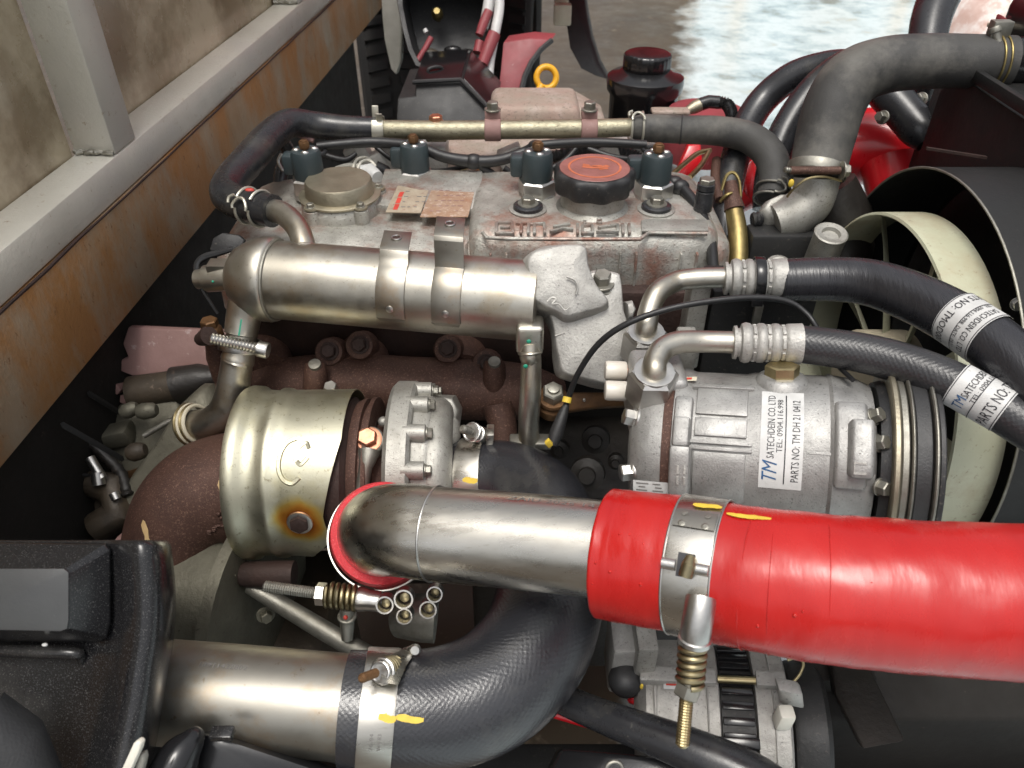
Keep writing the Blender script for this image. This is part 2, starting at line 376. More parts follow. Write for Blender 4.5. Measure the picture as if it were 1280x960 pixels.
def text_geo(st, bold=0.0):
    """outline of a string in unit height: verts (x, y), faces, width"""
    if st in TXT: return TXT[st]
    c = bpy.data.curves.new('t', 'FONT'); c.body = st; c.size = 1.0; c.resolution_u = 2; c.offset = bold
    o = bpy.data.objects.new('t', c); COL.objects.link(o)
    me = bpy.data.meshes.new_from_object(o.evaluated_get(bpy.context.evaluated_depsgraph_get()))
    vs = [(p.co.x, p.co.y) for p in me.vertices]; fs = [tuple(p.vertices) for p in me.polygons]
    bpy.data.objects.remove(o); bpy.data.curves.remove(c); bpy.data.meshes.remove(me)
    wd = max(v[0] for v in vs) if vs else 0
    TXT[st] = (vs, fs, wd); return TXT[st]
def put_text(b, st, fn, u0, v0, size, width=None):
    """fn(u, v) gives a place for each letter point; u along the line, v across it"""
    vs, fs, wd = text_geo(st); k = size if width is None else width / wd
    b.add([fn(u0 + x * k, v0 + y * size) for x, y in vs], fs)
def put_stroke(b, pts, fn, wdt):
    """a painted line of width wdt through [(u, v)]"""
    vs = []; n = len(pts)
    for i, (u, v) in enumerate(pts):
        a, c = pts[max(i - 1, 0)], pts[min(i + 1, n - 1)]; dx, dy = c[0] - a[0], c[1] - a[1]; l = math.hypot(dx, dy) or 1
        vs += [fn(u - dy / l * wdt / 2, v + dx / l * wdt / 2), fn(u + dy / l * wdt / 2, v - dx / l * wdt / 2)]
    b.add(vs, [(2 * i, 2 * i + 1, 2 * i + 3, 2 * i + 2) for i in range(n - 1)])
def cylmap(base, ax, r, lift=0.0003):
    """(angle from the side facing the camera, distance along) to a place on a cylinder"""
    ax = Vector(ax).normalized(); q = CAM - Vector(base); e1 = (q - ax * q.dot(ax)).normalized(); e2 = ax.cross(e1)
    if e2.dot(UP) < 0: e2 = -e2
    return lambda th, h: Vector(base) + ax * h + (r + lift) * (math.cos(th) * e1 + math.sin(th) * e2)
def dab(b, fn, u0, u1, v0, v1, n=14):
    """a hand-painted dab: uneven edges, rounded ends; u across, v along"""
    vs = []; um = (u0 + u1) / 2; hu = (u1 - u0) / 2
    for i in range(n + 1):
        f = i / n; k = max(.12, math.sin(PI * min(1, max(0, f * .94 + .03))) ** .35) * random.uniform(.86, 1.08); sh = hu * .22 * math.sin(f * 5 + u0 * 90)
        vs += [fn(um + sh - hu * k, v0 + (v1 - v0) * f), fn(um + sh + hu * k * random.uniform(.8, 1.1), v0 + (v1 - v0) * f)]
    b.add(vs, [(2 * i, 2 * i + 1, 2 * i + 3, 2 * i + 2) for i in range(n)])
def patch_on(b, fn, u0, u1, v0, v1, nu=10, nv=2):
    vs = [fn(u0 + (u1 - u0) * i / nu, v0 + (v1 - v0) * j / nv) for i in range(nu + 1) for j in range(nv + 1)]
    b.add(vs, [(i * (nv + 1) + j, (i + 1) * (nv + 1) + j, (i + 1) * (nv + 1) + j + 1, i * (nv + 1) + j + 1) for i in range(nu) for j in range(nv)])

# ================================================================== the setting
GZ = -0.80
def ground():
    b = B(); n = 24; S = 30.0
    vs = [V((-S + 2 * S * i / n, -S * .4 + 2 * S * j / n, GZ)) for i in range(n + 1) for j in range(n + 1)]
    b.add(vs, [(i * (n + 1) + j, (i + 1) * (n + 1) + j, (i + 1) * (n + 1) + j + 1, i * (n + 1) + j + 1) for i in range(n) for j in range(n)])
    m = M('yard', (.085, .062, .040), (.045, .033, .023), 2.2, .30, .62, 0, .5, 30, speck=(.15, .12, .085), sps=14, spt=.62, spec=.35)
    t = m.node_tree; L = t.links.new; bs = t.nodes['Principled BSDF']; old = bs.inputs['Base Color'].links[0].from_socket
    g = t.nodes.new('ShaderNodeNewGeometry'); sx = t.nodes.new('ShaderNodeSeparateXYZ'); L(g.outputs['Position'], sx.inputs[0])
    nz = t.nodes.new('ShaderNodeTexNoise'); nz.inputs['Scale'].default_value = 3.0; nz.inputs['Detail'].default_value = 8; nz.inputs['Roughness'].default_value = .7
    L(g.outputs['Position'], nz.inputs['Vector'])
    def mth(op, a, c, d=None):
        k = t.nodes.new('ShaderNodeMath'); k.operation = op
        for i, q in enumerate((a, c, d)):
            if q is None: continue
            if isinstance(q, (int, float)): k.inputs[i].default_value = q
            else: L(q, k.inputs[i])
        return k.outputs[0]
    e = mth('MULTIPLY_ADD', sx.outputs[1], -.19, sx.outputs[0])          # paler blue-grey colour right of a ragged noise edge, brown to its left
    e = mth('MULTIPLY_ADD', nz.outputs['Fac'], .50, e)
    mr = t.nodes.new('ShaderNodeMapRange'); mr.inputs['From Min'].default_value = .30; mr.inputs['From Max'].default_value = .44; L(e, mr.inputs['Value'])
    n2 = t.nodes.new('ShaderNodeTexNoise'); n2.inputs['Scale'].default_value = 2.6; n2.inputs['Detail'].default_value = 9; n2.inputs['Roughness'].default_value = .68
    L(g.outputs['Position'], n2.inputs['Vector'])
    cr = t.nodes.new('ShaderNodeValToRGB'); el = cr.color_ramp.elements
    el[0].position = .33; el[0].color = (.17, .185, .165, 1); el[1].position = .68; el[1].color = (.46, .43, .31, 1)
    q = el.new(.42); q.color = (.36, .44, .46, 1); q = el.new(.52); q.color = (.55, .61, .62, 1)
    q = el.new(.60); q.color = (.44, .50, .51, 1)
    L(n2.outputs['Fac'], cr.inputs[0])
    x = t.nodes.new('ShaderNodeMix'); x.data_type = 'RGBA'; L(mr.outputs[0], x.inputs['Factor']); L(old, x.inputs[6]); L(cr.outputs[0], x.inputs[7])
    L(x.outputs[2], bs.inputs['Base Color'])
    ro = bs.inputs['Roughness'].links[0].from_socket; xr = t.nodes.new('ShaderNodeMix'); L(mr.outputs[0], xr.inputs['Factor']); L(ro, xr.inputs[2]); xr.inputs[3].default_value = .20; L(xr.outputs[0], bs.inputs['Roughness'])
    M('wall_blue', (.50, .62, .66), (.62, .68, .68), 3, .6, .8)
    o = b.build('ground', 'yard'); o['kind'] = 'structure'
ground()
# pale blue workshop wall far off, above the picture: it shows only as streaks in the wet slab
ww = thing('workshop_wall', 'pale blue workshop wall with yellow posts and a grey door across the yard', 'wall', (2, 8.6, GZ))
B().abox(.9, 6.5, 8.6, 8.8, GZ, 3.4).build('wall', 'wall_blue', ww)
for x in (1.75, 2.25, 3.9, 4.6): B().abox(x, x + .09, 8.5, 8.597, GZ, 3.2).build('post', 'dip_yellow', ww)
B().abox(3.0, 3.55, 8.55, 8.597, GZ, 1.6).build('door', 'frame_paint', ww)
B().abox(.9, 6.5, 8.52, 8.597, 1.0, 1.15).build('sill_band', 'grey_cloth', ww)
# the red cab tilted up over the far side of the engine: above the picture, seen in the glossy tops and the soft shade under it
cb = thing('tilted_cab', 'red truck cab tilted up above the engine', 'cab', (0, 1.7, .2))
b = B(); u0, u1 = V((0, 1.92, .03)), V((0, 1.80, .78)); nrm_ = V((0, .8, .1))
b.prism([V((-.34, 0, 0)) + u0, V((1.05, 0, 0)) + u0, V((1.05, 0, 0)) + u1, V((-.34, 0, 0)) + u1], nrm_); b.build('cab_floor', 'red_paint', cb, .03, 3)
for x in (-.1, .35, .80):
    b = B(); d_ = (u1 - u0).normalized(); b.box((u0 + u1) / 2 + V((x, -.03, -.015)), (.05, 0, 0), d_ * .33, V((0, -.9, -.12)) * .02); b.build('floor_rib', 'red_paint', cb, .008)

# ------------------------------------------------------------------ steel body frame at the left
DF = V((.06, 1, 0)).normalized(); NF = V((-DF.y, DF.x, 0)); OF = V((-.425, .60, 0))
def fp(t, n, z): return OF + DF * t + NF * n + V((0, 0, z))
def fbox(b, t0, t1, n0, n1, z0, z1):
    return b.box((fp(t0, n0, z0) + fp(t1, n1, z1)) / 2, DF * (t1 - t0) / 2, NF * (n1 - n0) / 2, V((0, 0, (z1 - z0) / 2)))
fr = thing('truck_body', 'grey square tube truck body with brown glossy sheet panels at upper left', 'truck body', fp(0, 0, 0))
fbox(B(), -.7, 1.70, 0, .046, .0215, .060).build('rail', 'frame_paint', fr, .0025)
fbox(B(), .186, .234, .0005, .0455, .0605, .9).build('post', 'frame_paint', fr, .0025)
fbox(B(), .875, .92, .0005, .0455, .0605, .9).build('post', 'frame_paint', fr, .0025)
for t in (.184, .873):   # weld beads at the foot of each post
    b = B()
    pts = [(fp(t - .001 + .004 * random.random(), .002 + .0035 * k, .0625 + .002 * random.random()), .0022 + .0012 * random.random()) for k in range(13)]
    b.tube(pts, 8); b.build('weld_bead', 'zinc_dull', fr)
pn = fr
fbox(B(), -.7, .185, .0475, .0525, .02, .9).build('sheet', 'panel_brown', pn)
fbox(B(), .236, 1.7, .0475, .0525, .02, .9).build('sheet', 'panel_brown', pn)
bm_ = thing('rusty_beam', 'rusty grey steel beam with orange rust stains under the frame tube', 'beam', fp(0, 0, -.09))
b = B()
fbox(b, -.7, 1.62, -.003, .004, -.086, .0205)
fbox(b, -.7, 1.62, .0045, .055, -.086, -.080)
b.build('web', 'rust_beam', bm_, .0012)
b = B(); pp = [(fp(t / 30 * 1.62 + .02 * random.random(), -.0035, .0205 + .0016 * random.random()), .0012 + .0008 * random.random()) for t in range(-12, 30)]
b.tube(pp, 6).build('seam_weld', 'iron_dark', bm_)
b = B(); b.torus(P(462, 6, 1.9), V((.9, -.4, 0)), .016, .0035, 20, 8, 0, PI * 1.2).build('tie_hook', 'white_plastic', bm_)
bk = thing('bulkhead', 'black oily bulkhead with upright ribs below the rusty beam', 'bulkhead', fp(0, .02, -.5))
b = B(); fbox(b, -.6, 1.3, .02, .03, -.62, -.0875); b.build('plate', 'matt_black', bk)
for (x0, y0, d0), (x1, y1, d1) in (((110, 489, .80), (155, 517, .86)), ((77, 528, .74), (152, 571, .80))):
    p0, p1 = P(x0, y0, d0), P(x1, y1, d1)
    b = B(); b.box((p0 + p1) / 2 + V((0, 0, -.003)), (p1 - p0) / 2, V((0, 0, .003)), V((.0012, .0015, 0))); b.build('rib', 'paint_black', bk, .0005)

# ------------------------------------------------------------------ big dark castings underneath
eb = thing('engine_block', 'dark oily engine block casting below the exhaust manifold', 'engine block', (0, .8, -.6))
B().abox(-.27, .225, .74, .93, -.60, -.13).build('block', 'oily', eb, .01)
B().abox(-.29, .23, .70, .92, -.16, -.055).build('cylinder_head', 'iron_dark', eb, .006)
b = B(); b.abox(-.05, .30, .60, .90, -.60, -.26); b.build('timing_case', 'oily', eb, .012)
b = B(); b.lathe(V((.20, .66, -.18)), (1, 0, 0), [(0, .05), (.05, .055), (.055, .02)], 28); b.build('idler', 'oily', eb)
for k, (x, y, d, r) in enumerate(((745, 548, .84, 18), (700, 560, .86, 12), (735, 590, .80, 22), (770, 575, .84, 10))):
    b = B(); c = P(x, y, d); b.lathe(c, (-.2, -1, .6), [(0, mm(r, d)), (.012, mm(r, d) * .95), (.014, mm(r, d) * .5), (.02, mm(r, d) * .45)], 18); b.build('boss', 'oily', eb)
cr_ = thing('chassis_rail', 'black chassis rail along the bottom below the hoses', 'chassis rail', (0, .3, -.5))
b = B(); b.abox(-.9, 1.0, .26, .36, -.52, -.33); b.build('rail_web', 'paint_black', cr_, .006)
for x in (-.02, .115, .19):
    b = B(); b.lathe(V((x, .30, -.33)), (0, -.3, 1), [(0, .009), (.004, .009), (.005, .004)], 14); b.build('rivet', 'zinc_dull', cr_)
gb = thing('gearbox_housing', 'grey olive gearbox bell housing behind the turbo elbow at left', 'gearbox', (-.4, .6, -.6))
# bell housing: tapering case behind the turbo
A_, C_ = P(300, 560, .90), P(150, 640, .96)
b = B(); b.lathe(A_, C_ - A_, [(-.02, .075), (.0, .080), (.012, .080), (.016, .072), (.06, .07), (.12, .06), (.26, .05)], 36); b.build('bell', 'gear_case', gb)
b = B(); b.pillow([P(x_, y_, .84) for x_, y_ in closed(((150, 660), (166, 606), (200, 556), (236, 502), (272, 478), (290, 540), (262, 600), (225, 660)), 3)], V((.0, -.02, .02)), .35); b.crumple(.003, 22, 3); b.build('top_web', 'gear_case', gb)
b = B(); b.lathe(P(276, 760, .80), (1, -.15, 0), [(-.06, .10), (.03, .10), (.034, .115), (.045, .115), (.047, .09)], 40); b.build('flange', 'gear_case', gb)
b = B(); b.abox(-.50, -.20, .42, .62, -.62, -.36); b.build('sump', 'oily_brown', gb, .02)
b = B(); b.pillow([P(x_, y_, .93) for x_, y_ in closed(((70, 700), (80, 620), (120, 575), (150, 520), (200, 490), (262, 480), (300, 560), (280, 700)), 4)], V((.0, -.05, .05)), .30, 8); b.crumple(.008, 16, 4); b.build('case_wall', 'gear_case', gb, sharp=60)
b = B(); b.pillow([P(x_, y_, .86) for x_, y_ in closed(((95, 690), (100, 640), (128, 612), (165, 606), (176, 640), (170, 690)), 4)], V((.0, -.02, .025)), .35, 6); b.crumple(.004, 26, 9); b.build('side_cover', 'oily_brown', gb, sharp=60)
for x, y, d in ((332, 768, .76), (430, 690, .78)): bolt(gb, P(x, y, d), (.5, -1, .4), .006, .008, 'gear_case')
pk = thing('torn_plate', 'ragged dusty pink brown plate edge above the gearbox', 'plate', P(210, 440, .87))
b = B(); b.prism([P(*q, .87) for q in ((160, 409), (300, 415), (300, 470), (262, 466), (225, 467), (165, 470), (133, 457), (160, 447), (153, 430))], V((.0, .010, -.003))); b.build('plate', 'pink_primer', pk, .002)
b = B(); b.prism([P(*q, .86) for q in ((128, 470), (140, 474), (151, 488), (146, 494), (138, 487))], V((.0, .02, -.01))); b.build('shard', 'pink_primer', pk, .001)
b = B(); b.prism([P(*q, .86) for q in ((150, 494), (160, 497), (158, 506), (149, 503))], V((.0, .02, -.01))); b.build('shard', 'pink_primer', pk, .001)
sh = thing('selector_shaft', 'short dark cylinder with black end lying under the pink plate', 'shaft', P(200, 485, .87))
b = B(); b.tube(PR([(165, 492, .87, 22), (222, 482, .87, 20)]), 22); b.build('body', 'oily_brown', sh)
b = B(); b.tube(PR([(220, 482, .865, 24), (252, 474, .865, 20), (285, 470, .86, 8)]), 22); b.build('end', 'oily', sh)
rk = thing('linkage', 'grimy tan linkage pieces heaped beside the gearbox', 'linkage', P(160, 560, .9))
for q in (((152, 517, .83), (172, 508, .83), 9), ((172, 515, .825), (196, 512, .825), 10), ((160, 567, .82), (182, 562, .82), 11)):
    b = B(); p0, p1 = P(*q[0]), P(*q[1]); b.tube([(p0, mm(q[2] * .7, .9)), (p0.lerp(p1, .3), mm(q[2], .9)), (p0.lerp(p1, .8), mm(q[2] * .9, .9)), (p1, mm(q[2] * .6, .9))], 14); b.build('knuckle', 'oily_brown' if q[2] == 11 else 'gear_case', rk)
for x0, y0, x1, y1, r in ((112, 572, 128, 598, 6), (122, 590, 124, 606, 8), (142, 616, 146, 624, 6), (34, 612, 42, 625, 5)):
    b = B(); b.tube(PR([(x0, y0, .80, r), (x1, y1, .80, r)]), 12); b.build('pin', 'zinc', rk)
b = B(); b.tube(PR([(100, 600, .82, 14), (140, 610, .82, 22), (155, 640, .82, 26), (120, 660, .82, 20)]), 16); b.build('lever_hub', 'oily_brown', rk)
b = B(); b.coil(P(62, 640, .84), P(84, 668, .82), .012, .0028, 6); b.build('coil_spring', 'oily', rk)
b = B(); b.prism([P(*q, .84) for q in ((97, 664), (100, 645), (118, 635), (135, 648), (128, 660), (126, 680), (98, 680))], V((0, .004, -.004))); b.build('tab', 'zinc', rk, .001)

CB = thing('cable_run', 'black cables and corrugated sleeve hanging in the dark gap at left', 'cable', P(90, 600, .82))
def run_(pts, mat, nm, corr=False):
    pa = hose_path(pts, 8); b = B(); b.tube([(p, r * (1.12 if corr and i % 2 else .9)) for i, (p, r) in enumerate(pa)], 12); b.build(nm, mat, CB)
run_(((-20, 640, .76, 4), (40, 622, .78, 4), (80, 640, .80, 4), (95, 690, .80, 4)), 'wire', 'cable')
run_(((60, 560, .80, 3), (90, 590, .80, 3), (130, 600, .82, 3), (165, 640, .82, 3)), 'wire', 'cable')
run_(((96, 540, .82, 7), (120, 560, .82, 7), (150, 590, .82, 7), (160, 620, .81, 7)), 'oily', 'corrugated_sleeve', True)
run_(((180, 545, .82, 4), (205, 530, .82, 4), (225, 520, .82, 4), (240, 500, .82, 3)), 'zinc_dull', 'cable_rod')
for x, y, w_, h_, m_ in ((140, 545, .022, .010, 'gear_case'), (120, 620, .020, .014, 'gear_case'), (175, 600, .016, .010, 'rust_bracket'), (60, 650, .03, .012, 'gear_case'), (150, 655, .02, .012, 'oily_brown')):
    b = B(); b.box(P(x, y, .85), V((w_, .004, .003)), V((0, .012, 0)), V((-.002, 0, h_))); b.build('casting_lug', m_, gb, .004)
# ------------------------------------------------------------------ valve cover
VC = thing('valve_cover', 'grey cast aluminium valve cover with reddish dust, painted red reflections and raised lettering', 'valve cover', (0, .8, -.1))
def cover_ring(x, top, f0, f1, k):
    """closed section at x; k pulls it in at the rounded ends"""
    ym = (f0 + f1) / 2; h = (f1 - f0) / 2 * k; z = top - (1 - k) * .06; pr = [(-1, -.085), (-.985, z - .045), (-.95, z - .022), (-.89, z - .007), (-.80, z), (-.3, z + .001), (.3, z + .001), (.80, z), (.91, z - .008), (.97, z - .03), (1, -.085)]
    return [V((x, ym + a * h, zz)) for a, zz in pr]
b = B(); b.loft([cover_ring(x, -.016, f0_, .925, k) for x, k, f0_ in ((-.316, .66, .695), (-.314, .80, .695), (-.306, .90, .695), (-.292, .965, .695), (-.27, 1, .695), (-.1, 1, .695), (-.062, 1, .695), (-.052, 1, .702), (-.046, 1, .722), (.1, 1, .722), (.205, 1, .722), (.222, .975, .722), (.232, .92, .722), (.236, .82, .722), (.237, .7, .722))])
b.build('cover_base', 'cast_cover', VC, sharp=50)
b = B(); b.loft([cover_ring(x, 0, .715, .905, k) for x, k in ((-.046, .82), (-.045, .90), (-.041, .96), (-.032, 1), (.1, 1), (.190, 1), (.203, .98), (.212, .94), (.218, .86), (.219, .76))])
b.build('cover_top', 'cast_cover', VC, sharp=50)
# vertical ribs on the front face of the upper tier, as far as the camera can see them
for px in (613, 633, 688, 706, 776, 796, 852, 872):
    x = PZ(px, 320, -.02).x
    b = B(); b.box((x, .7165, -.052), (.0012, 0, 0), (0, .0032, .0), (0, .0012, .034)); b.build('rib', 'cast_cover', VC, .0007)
# raised ledge under the lettering and the plain tablet at its right
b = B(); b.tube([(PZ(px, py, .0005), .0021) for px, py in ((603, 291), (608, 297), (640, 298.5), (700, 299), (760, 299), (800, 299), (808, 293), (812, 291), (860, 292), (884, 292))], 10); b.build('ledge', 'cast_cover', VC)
b = B(); q = [PZ(px, py, .0) for px, py in ((802, 291), (801, 279), (806, 276.5), (880, 277), (884, 280), (885, 291))]; b.prism(q, V((0, 0, .0030))); b.build('tablet', 'cast', VC, .001)
def letterbar(b, x0, y0, x1, y1, w=1.1, z=.0012):
    p0, p1 = PZ(x0, y0, z), PZ(x1, y1, z); d = (p1 - p0); l = d.length; d.normalize(); n = V((0, 0, 1)).cross(d)
    b.box((p0 + p1) / 2, d * (l / 2 + .0006), n * .0014 * w, V((0, 0, .0022)))
G = [  # strokes of each raised sign on the cover, left to right
    [(622, 279, 640, 279), (620, 292, 641, 292), (621, 279, 620, 292), (640, 279, 641, 292), (626, 285, 637, 285)],
    [(652, 280, 651, 292), (645, 280, 658, 280)],
    [(661, 281, 660, 292), (668, 281, 668, 292), (661, 281, 681, 280), (680, 280, 681, 292)],
    [(688, 290, 704, 286), (704, 286, 716, 287), (692, 284, 712, 281)],
    [(722, 281, 722, 292), (728, 283, 739, 282), (728, 292, 740, 292), (728, 283, 728, 292), (740, 282, 741, 292), (731, 277, 731, 281)],
    [(746, 290, 770, 290), (748, 285, 772, 282), (772, 282, 772, 290), (746, 276, 752, 276), (746, 279, 752, 279)],
    [(778, 281, 779, 292), (786, 281, 787, 292)]]
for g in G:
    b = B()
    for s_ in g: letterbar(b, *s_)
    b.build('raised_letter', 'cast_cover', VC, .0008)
# pad carrying the two plates
q = [PZ(468, 268, -.016), PZ(600, 274, -.016), PZ(604, 224, -.010), PZ(482, 222, -.012)]
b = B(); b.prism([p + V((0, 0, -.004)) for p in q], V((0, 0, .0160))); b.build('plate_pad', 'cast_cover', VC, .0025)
def on_pad(px, py): return PZ(px, py, -.0030)
def plate(nm, qs, mat):
    b = B(); b.prism([PZ(x, y, -.0028) for x, y in qs], V((0, 0, .0012))); return b.build(nm, mat, VC, .0004)
pl1 = plate('caution_plate', ((482, 266), (500, 227), (540, 227), (526, 267)), 'label_pale')
pl2 = plate('data_plate', ((525, 272), (545, 225), (597, 226), (585, 272)), 'label_worn')
b = B()
for x0, y0, x1, y1 in ((491, 262, 494, 255), (494, 254, 497, 247), (497, 246, 500, 240)):
    p0, p1 = PZ(x0, y0, -.0014), PZ(x1, y1, -.0014); b.prism([p0, p0 + V((.005, 0, 0)), p1 + V((.005, 0, 0)), p1], V((0, 0, .0001)))
b.build('red_marks', 'ink_red', pl1)
b = B()
for r in range(5):
    for k in range(4):
        if random.random() < .25: continue
        x0 = 503 + k * 8 + r * -2.0 + 6; y0 = 233 + r * 6.5; p0, p1 = PZ(x0, y0, -.0014), PZ(x0 + 3 + 3 * random.random(), y0, -.0014)
        b.prism([p0, p1, p1 + V((0, .0018, 0)), p0 + V((0, .0018, 0))], V((0, 0, .0001)))
b.build('print', 'ink_grey', pl1)
b = B()
for r in range(6):
    for k in range(5):
        if random.random() < .2: continue
        x0 = 552 + k * 8 - r * 3.0; y0 = 232 + r * 6.4; p0, p1 = PZ(x0, y0, -.0014), PZ(x0 + 3 + 4 * random.random(), y0, -.0014)
        b.prism([p0, p1, p1 + V((0, .0016, 0)), p0 + V((0, .0016, 0))], V((0, 0, .0001)))
b.build('print', 'pink_primer', pl2)
# cap nuts with rubber washers
for px, py in ((660, 262), (820, 262)):
    c = PZ(px, py, .001); u = V((0, 0, 1))
    b = B(); b.lathe(c, u, [(0, .0205), (.0015, .0205), (.0022, .0185), (.0022, .016)], 30); w1 = b.build('washer_seat', 'cast', VC)
    b = B(); b.lathe(c + u * .0015, u, [(0, .0165), (.004, .0160), (.0052, .0140), (.0055, .010)], 28); b.build('rubber_washer', 'rubber_smooth', VC)
    b = B(); b.lathe(c + u * .006, u, [(0, .0115), (.0018, .0112), (.002, .008)], 24); b.hexa(c + u * .007, u, .0075, .0075, rot=.3); b.build('cap_nut', 'zinc_dull', VC, sharp=30)
c = PZ(878, 262, 0); b = B(); b.lathe(c, (0, 0, 1), [(0, .010), (.012, .010), (.013, .0095), (.022, .0095), (.023, .008), (.024, .0095), (.030, .0095), (.031, .007)], 20); b.build('plug', 'rubber_smooth', VC)
b = B(); b.hexa(c + V((0, 0, .028)), (0, 0, 1), .0085, .008); b.build('plug_head', 'zinc_dull', VC)
# round tin lid at the left end, with its three-lug rim
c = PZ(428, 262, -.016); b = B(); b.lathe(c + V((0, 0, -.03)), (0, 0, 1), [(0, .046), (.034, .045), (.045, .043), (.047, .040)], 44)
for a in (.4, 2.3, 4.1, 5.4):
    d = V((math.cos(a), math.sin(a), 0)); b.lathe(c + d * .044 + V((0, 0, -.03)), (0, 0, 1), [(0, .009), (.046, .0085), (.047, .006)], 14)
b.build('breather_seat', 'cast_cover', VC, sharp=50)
LID = thing('breather_lid', 'round olive tin breather lid on the left end of the valve cover', 'lid', c + V((0, 0, .018)))
b = B(); b.lathe(c + V((0, 0, .0175)), (0, 0, 1), [(0, .045), (.0022, .0455), (.003, .044), (.0035, .0385), (.017, .0370), (.0190, .0355), (.0192, .02)], 48); b.build('lid', 'tin', LID)
for a in (.4, 2.3, 4.1, 5.4):
    d = V((math.cos(a), math.sin(a), 0)); b = B(); b.lathe(c + d * .044 + V((0, 0, .0178)), (0, 0, 1), [(0, .0082), (.002, .0080), (.0022, .006)], 14); b.build('lug', 'tin', LID)
    bolt(LID, c + d * .0445 + V((0, 0, .0200)), (0, 0, 1), .0040, .004, 'zinc_dull', 1.3)
# oil filler neck and cap
c = PZ(740, 258, 0); b = B(); b.lathe(c, (0, 0, 1), [(-.004, .043), (.003, .0385), (.005, .035), (.020, .0335), (.021, .030)], 40); b.build('filler_neck', 'cast', VC)
CAP = thing('oil_filler_cap', 'scalloped dark red brown oil filler cap with orange ring symbol', 'cap', c + V((0, 0, .021)))
n = 72; rings = []
for h, k in ((0, .95), (.003, .99), (.017, 1.0), (.021, .97), (.023, .90), (.0234, .6), (.0236, .02)):
    rings.append([c + V((0, 0, .021 + h)) + V((math.cos(2 * PI * i / n), math.sin(2 * PI * i / n), 0)) * .0425 * k * (1 + (.050 * math.cos(9 * 2 * PI * i / n) if k > .85 else 0)) for i in range(n)])
B().loft(rings).build('cap_body', 'plastic_matt', CAP, sharp=50)
tz = V((0, 0, .021 + .0242))
b = B(); b.lathe(c + tz + V((0, 0, -.0006)), (0, 0, 1), [(0, .0285), (.0009, .0285), (.0009, .0262), (0, .0262), (0, .0285)], 48, cap=False); b.build('orange_ring', 'orange_print', CAP)
b = B()
for pts, wd in (([(-.013, .001), (-.004, -.001), (.006, -.002), (.015, .003)], .006), ([(-.012, .007), (-.005, .003)], .004), ([(.004, -.006), (.014, -.004)], .004), ([(-.002, .002), (.008, .003)], .004)):
    put_stroke(b, pts, lambda u, v: c + tz + V((u, v, .0002)), wd)
b.build('oil_can_symbol', 'orange_print', CAP)
b = B(); b.lathe(c + tz + V((0, 0, -.0006)), (0, 0, 1), [(0, .0375), (.0004, .0370), (.0005, .0290), (.0005, .0005)], 48); b.build('cap_face', 'cap_red', CAP)
# injectors
INJ = (('grey green injector boot with copper stud behind the breather lid', 390, 240, -.006), ('grey green injector boot rising behind the two plates', 521, 230, -.018),
       ('grey green injector boot with bright hex nut left of the oil cap', 671, 243, .0), ('grey green injector boot with bright hex nut right of the oil cap', 816, 246, .0))
for k, (lb, px, py, z) in enumerate(INJ):
    c = PZ(px, py, z); J = thing('injector', lb, 'injector', c, 'injectors along the valve cover'); u = V((0, 0, 1))
    b = B(); b.lathe(c, u, [(-.004, .0205), (.002, .0205), (.003, .019)], 24); b.hexa(c + u * .002, u, .0215, .017, .1, .25); b.build('hex_nut', 'zinc', J, sharp=30)
    b = B(); b.lathe(c + u * .018, u, [(0, .0165), (.006, .0172), (.028, .0168), (.032, .0152), (.033, .010)], 28); bt = b.build('boot', 'boot', J)
    for a in (0.3, 1.9, 3.3, 4.9):
        q = c + u * .050 + V((math.cos(a), math.sin(a), 0)) * .010; b = B(); b.sphere(q, .004, 10, (1.2, .8, .7)); b.build('terminal_tab', 'zinc', J)
    b = B(); b.lathe(c + u * .049, u, [(0, .0042), (.012, .0042), (.0125, .003)], 14); b.hexa(c + u * .053, u, .0062, .0070, .15, .4); b.build('stud_nut', 'rust_bracket', J)
    b = B(); b.box(c + u * .030 + V((-.020, .012, 0)), (.010, 0, 0), (0, .010, 0), (0, 0, .012)); b.build('plug_body', 'boot', J, .004)
# thin fuel return pipes
for nm, pts in (('slim steel fuel line leaning behind the data plate', ((556, 226, .93, 3), (575, 214, .95, 3), (592, 203, .97, 3))), ('second slim steel fuel line beside the black plug lead', ((585, 222, .93, 3), (598, 214, .95, 3), (606, 205, .97, 3))),
                ('bright steel fuel line running up right of the rear injector', ((836, 222, .95, 3.2), (855, 205, .97, 3.2), (872, 192, .99, 3.2), (888, 188, 1.0, 3.2))), ('short bright steel line with pale sleeve near the red pipe', ((862, 222, .95, 3.6), (876, 207, .97, 3.4), (886, 190, .99, 3.2)))):
    pa = hose_path(pts, 6); T = thing('fuel_line', nm, 'fuel line', pa[0][0], 'steel fuel lines'); b = B(); b.tube(pa, 10); b.build('pipe', 'zinc_yellow', T)

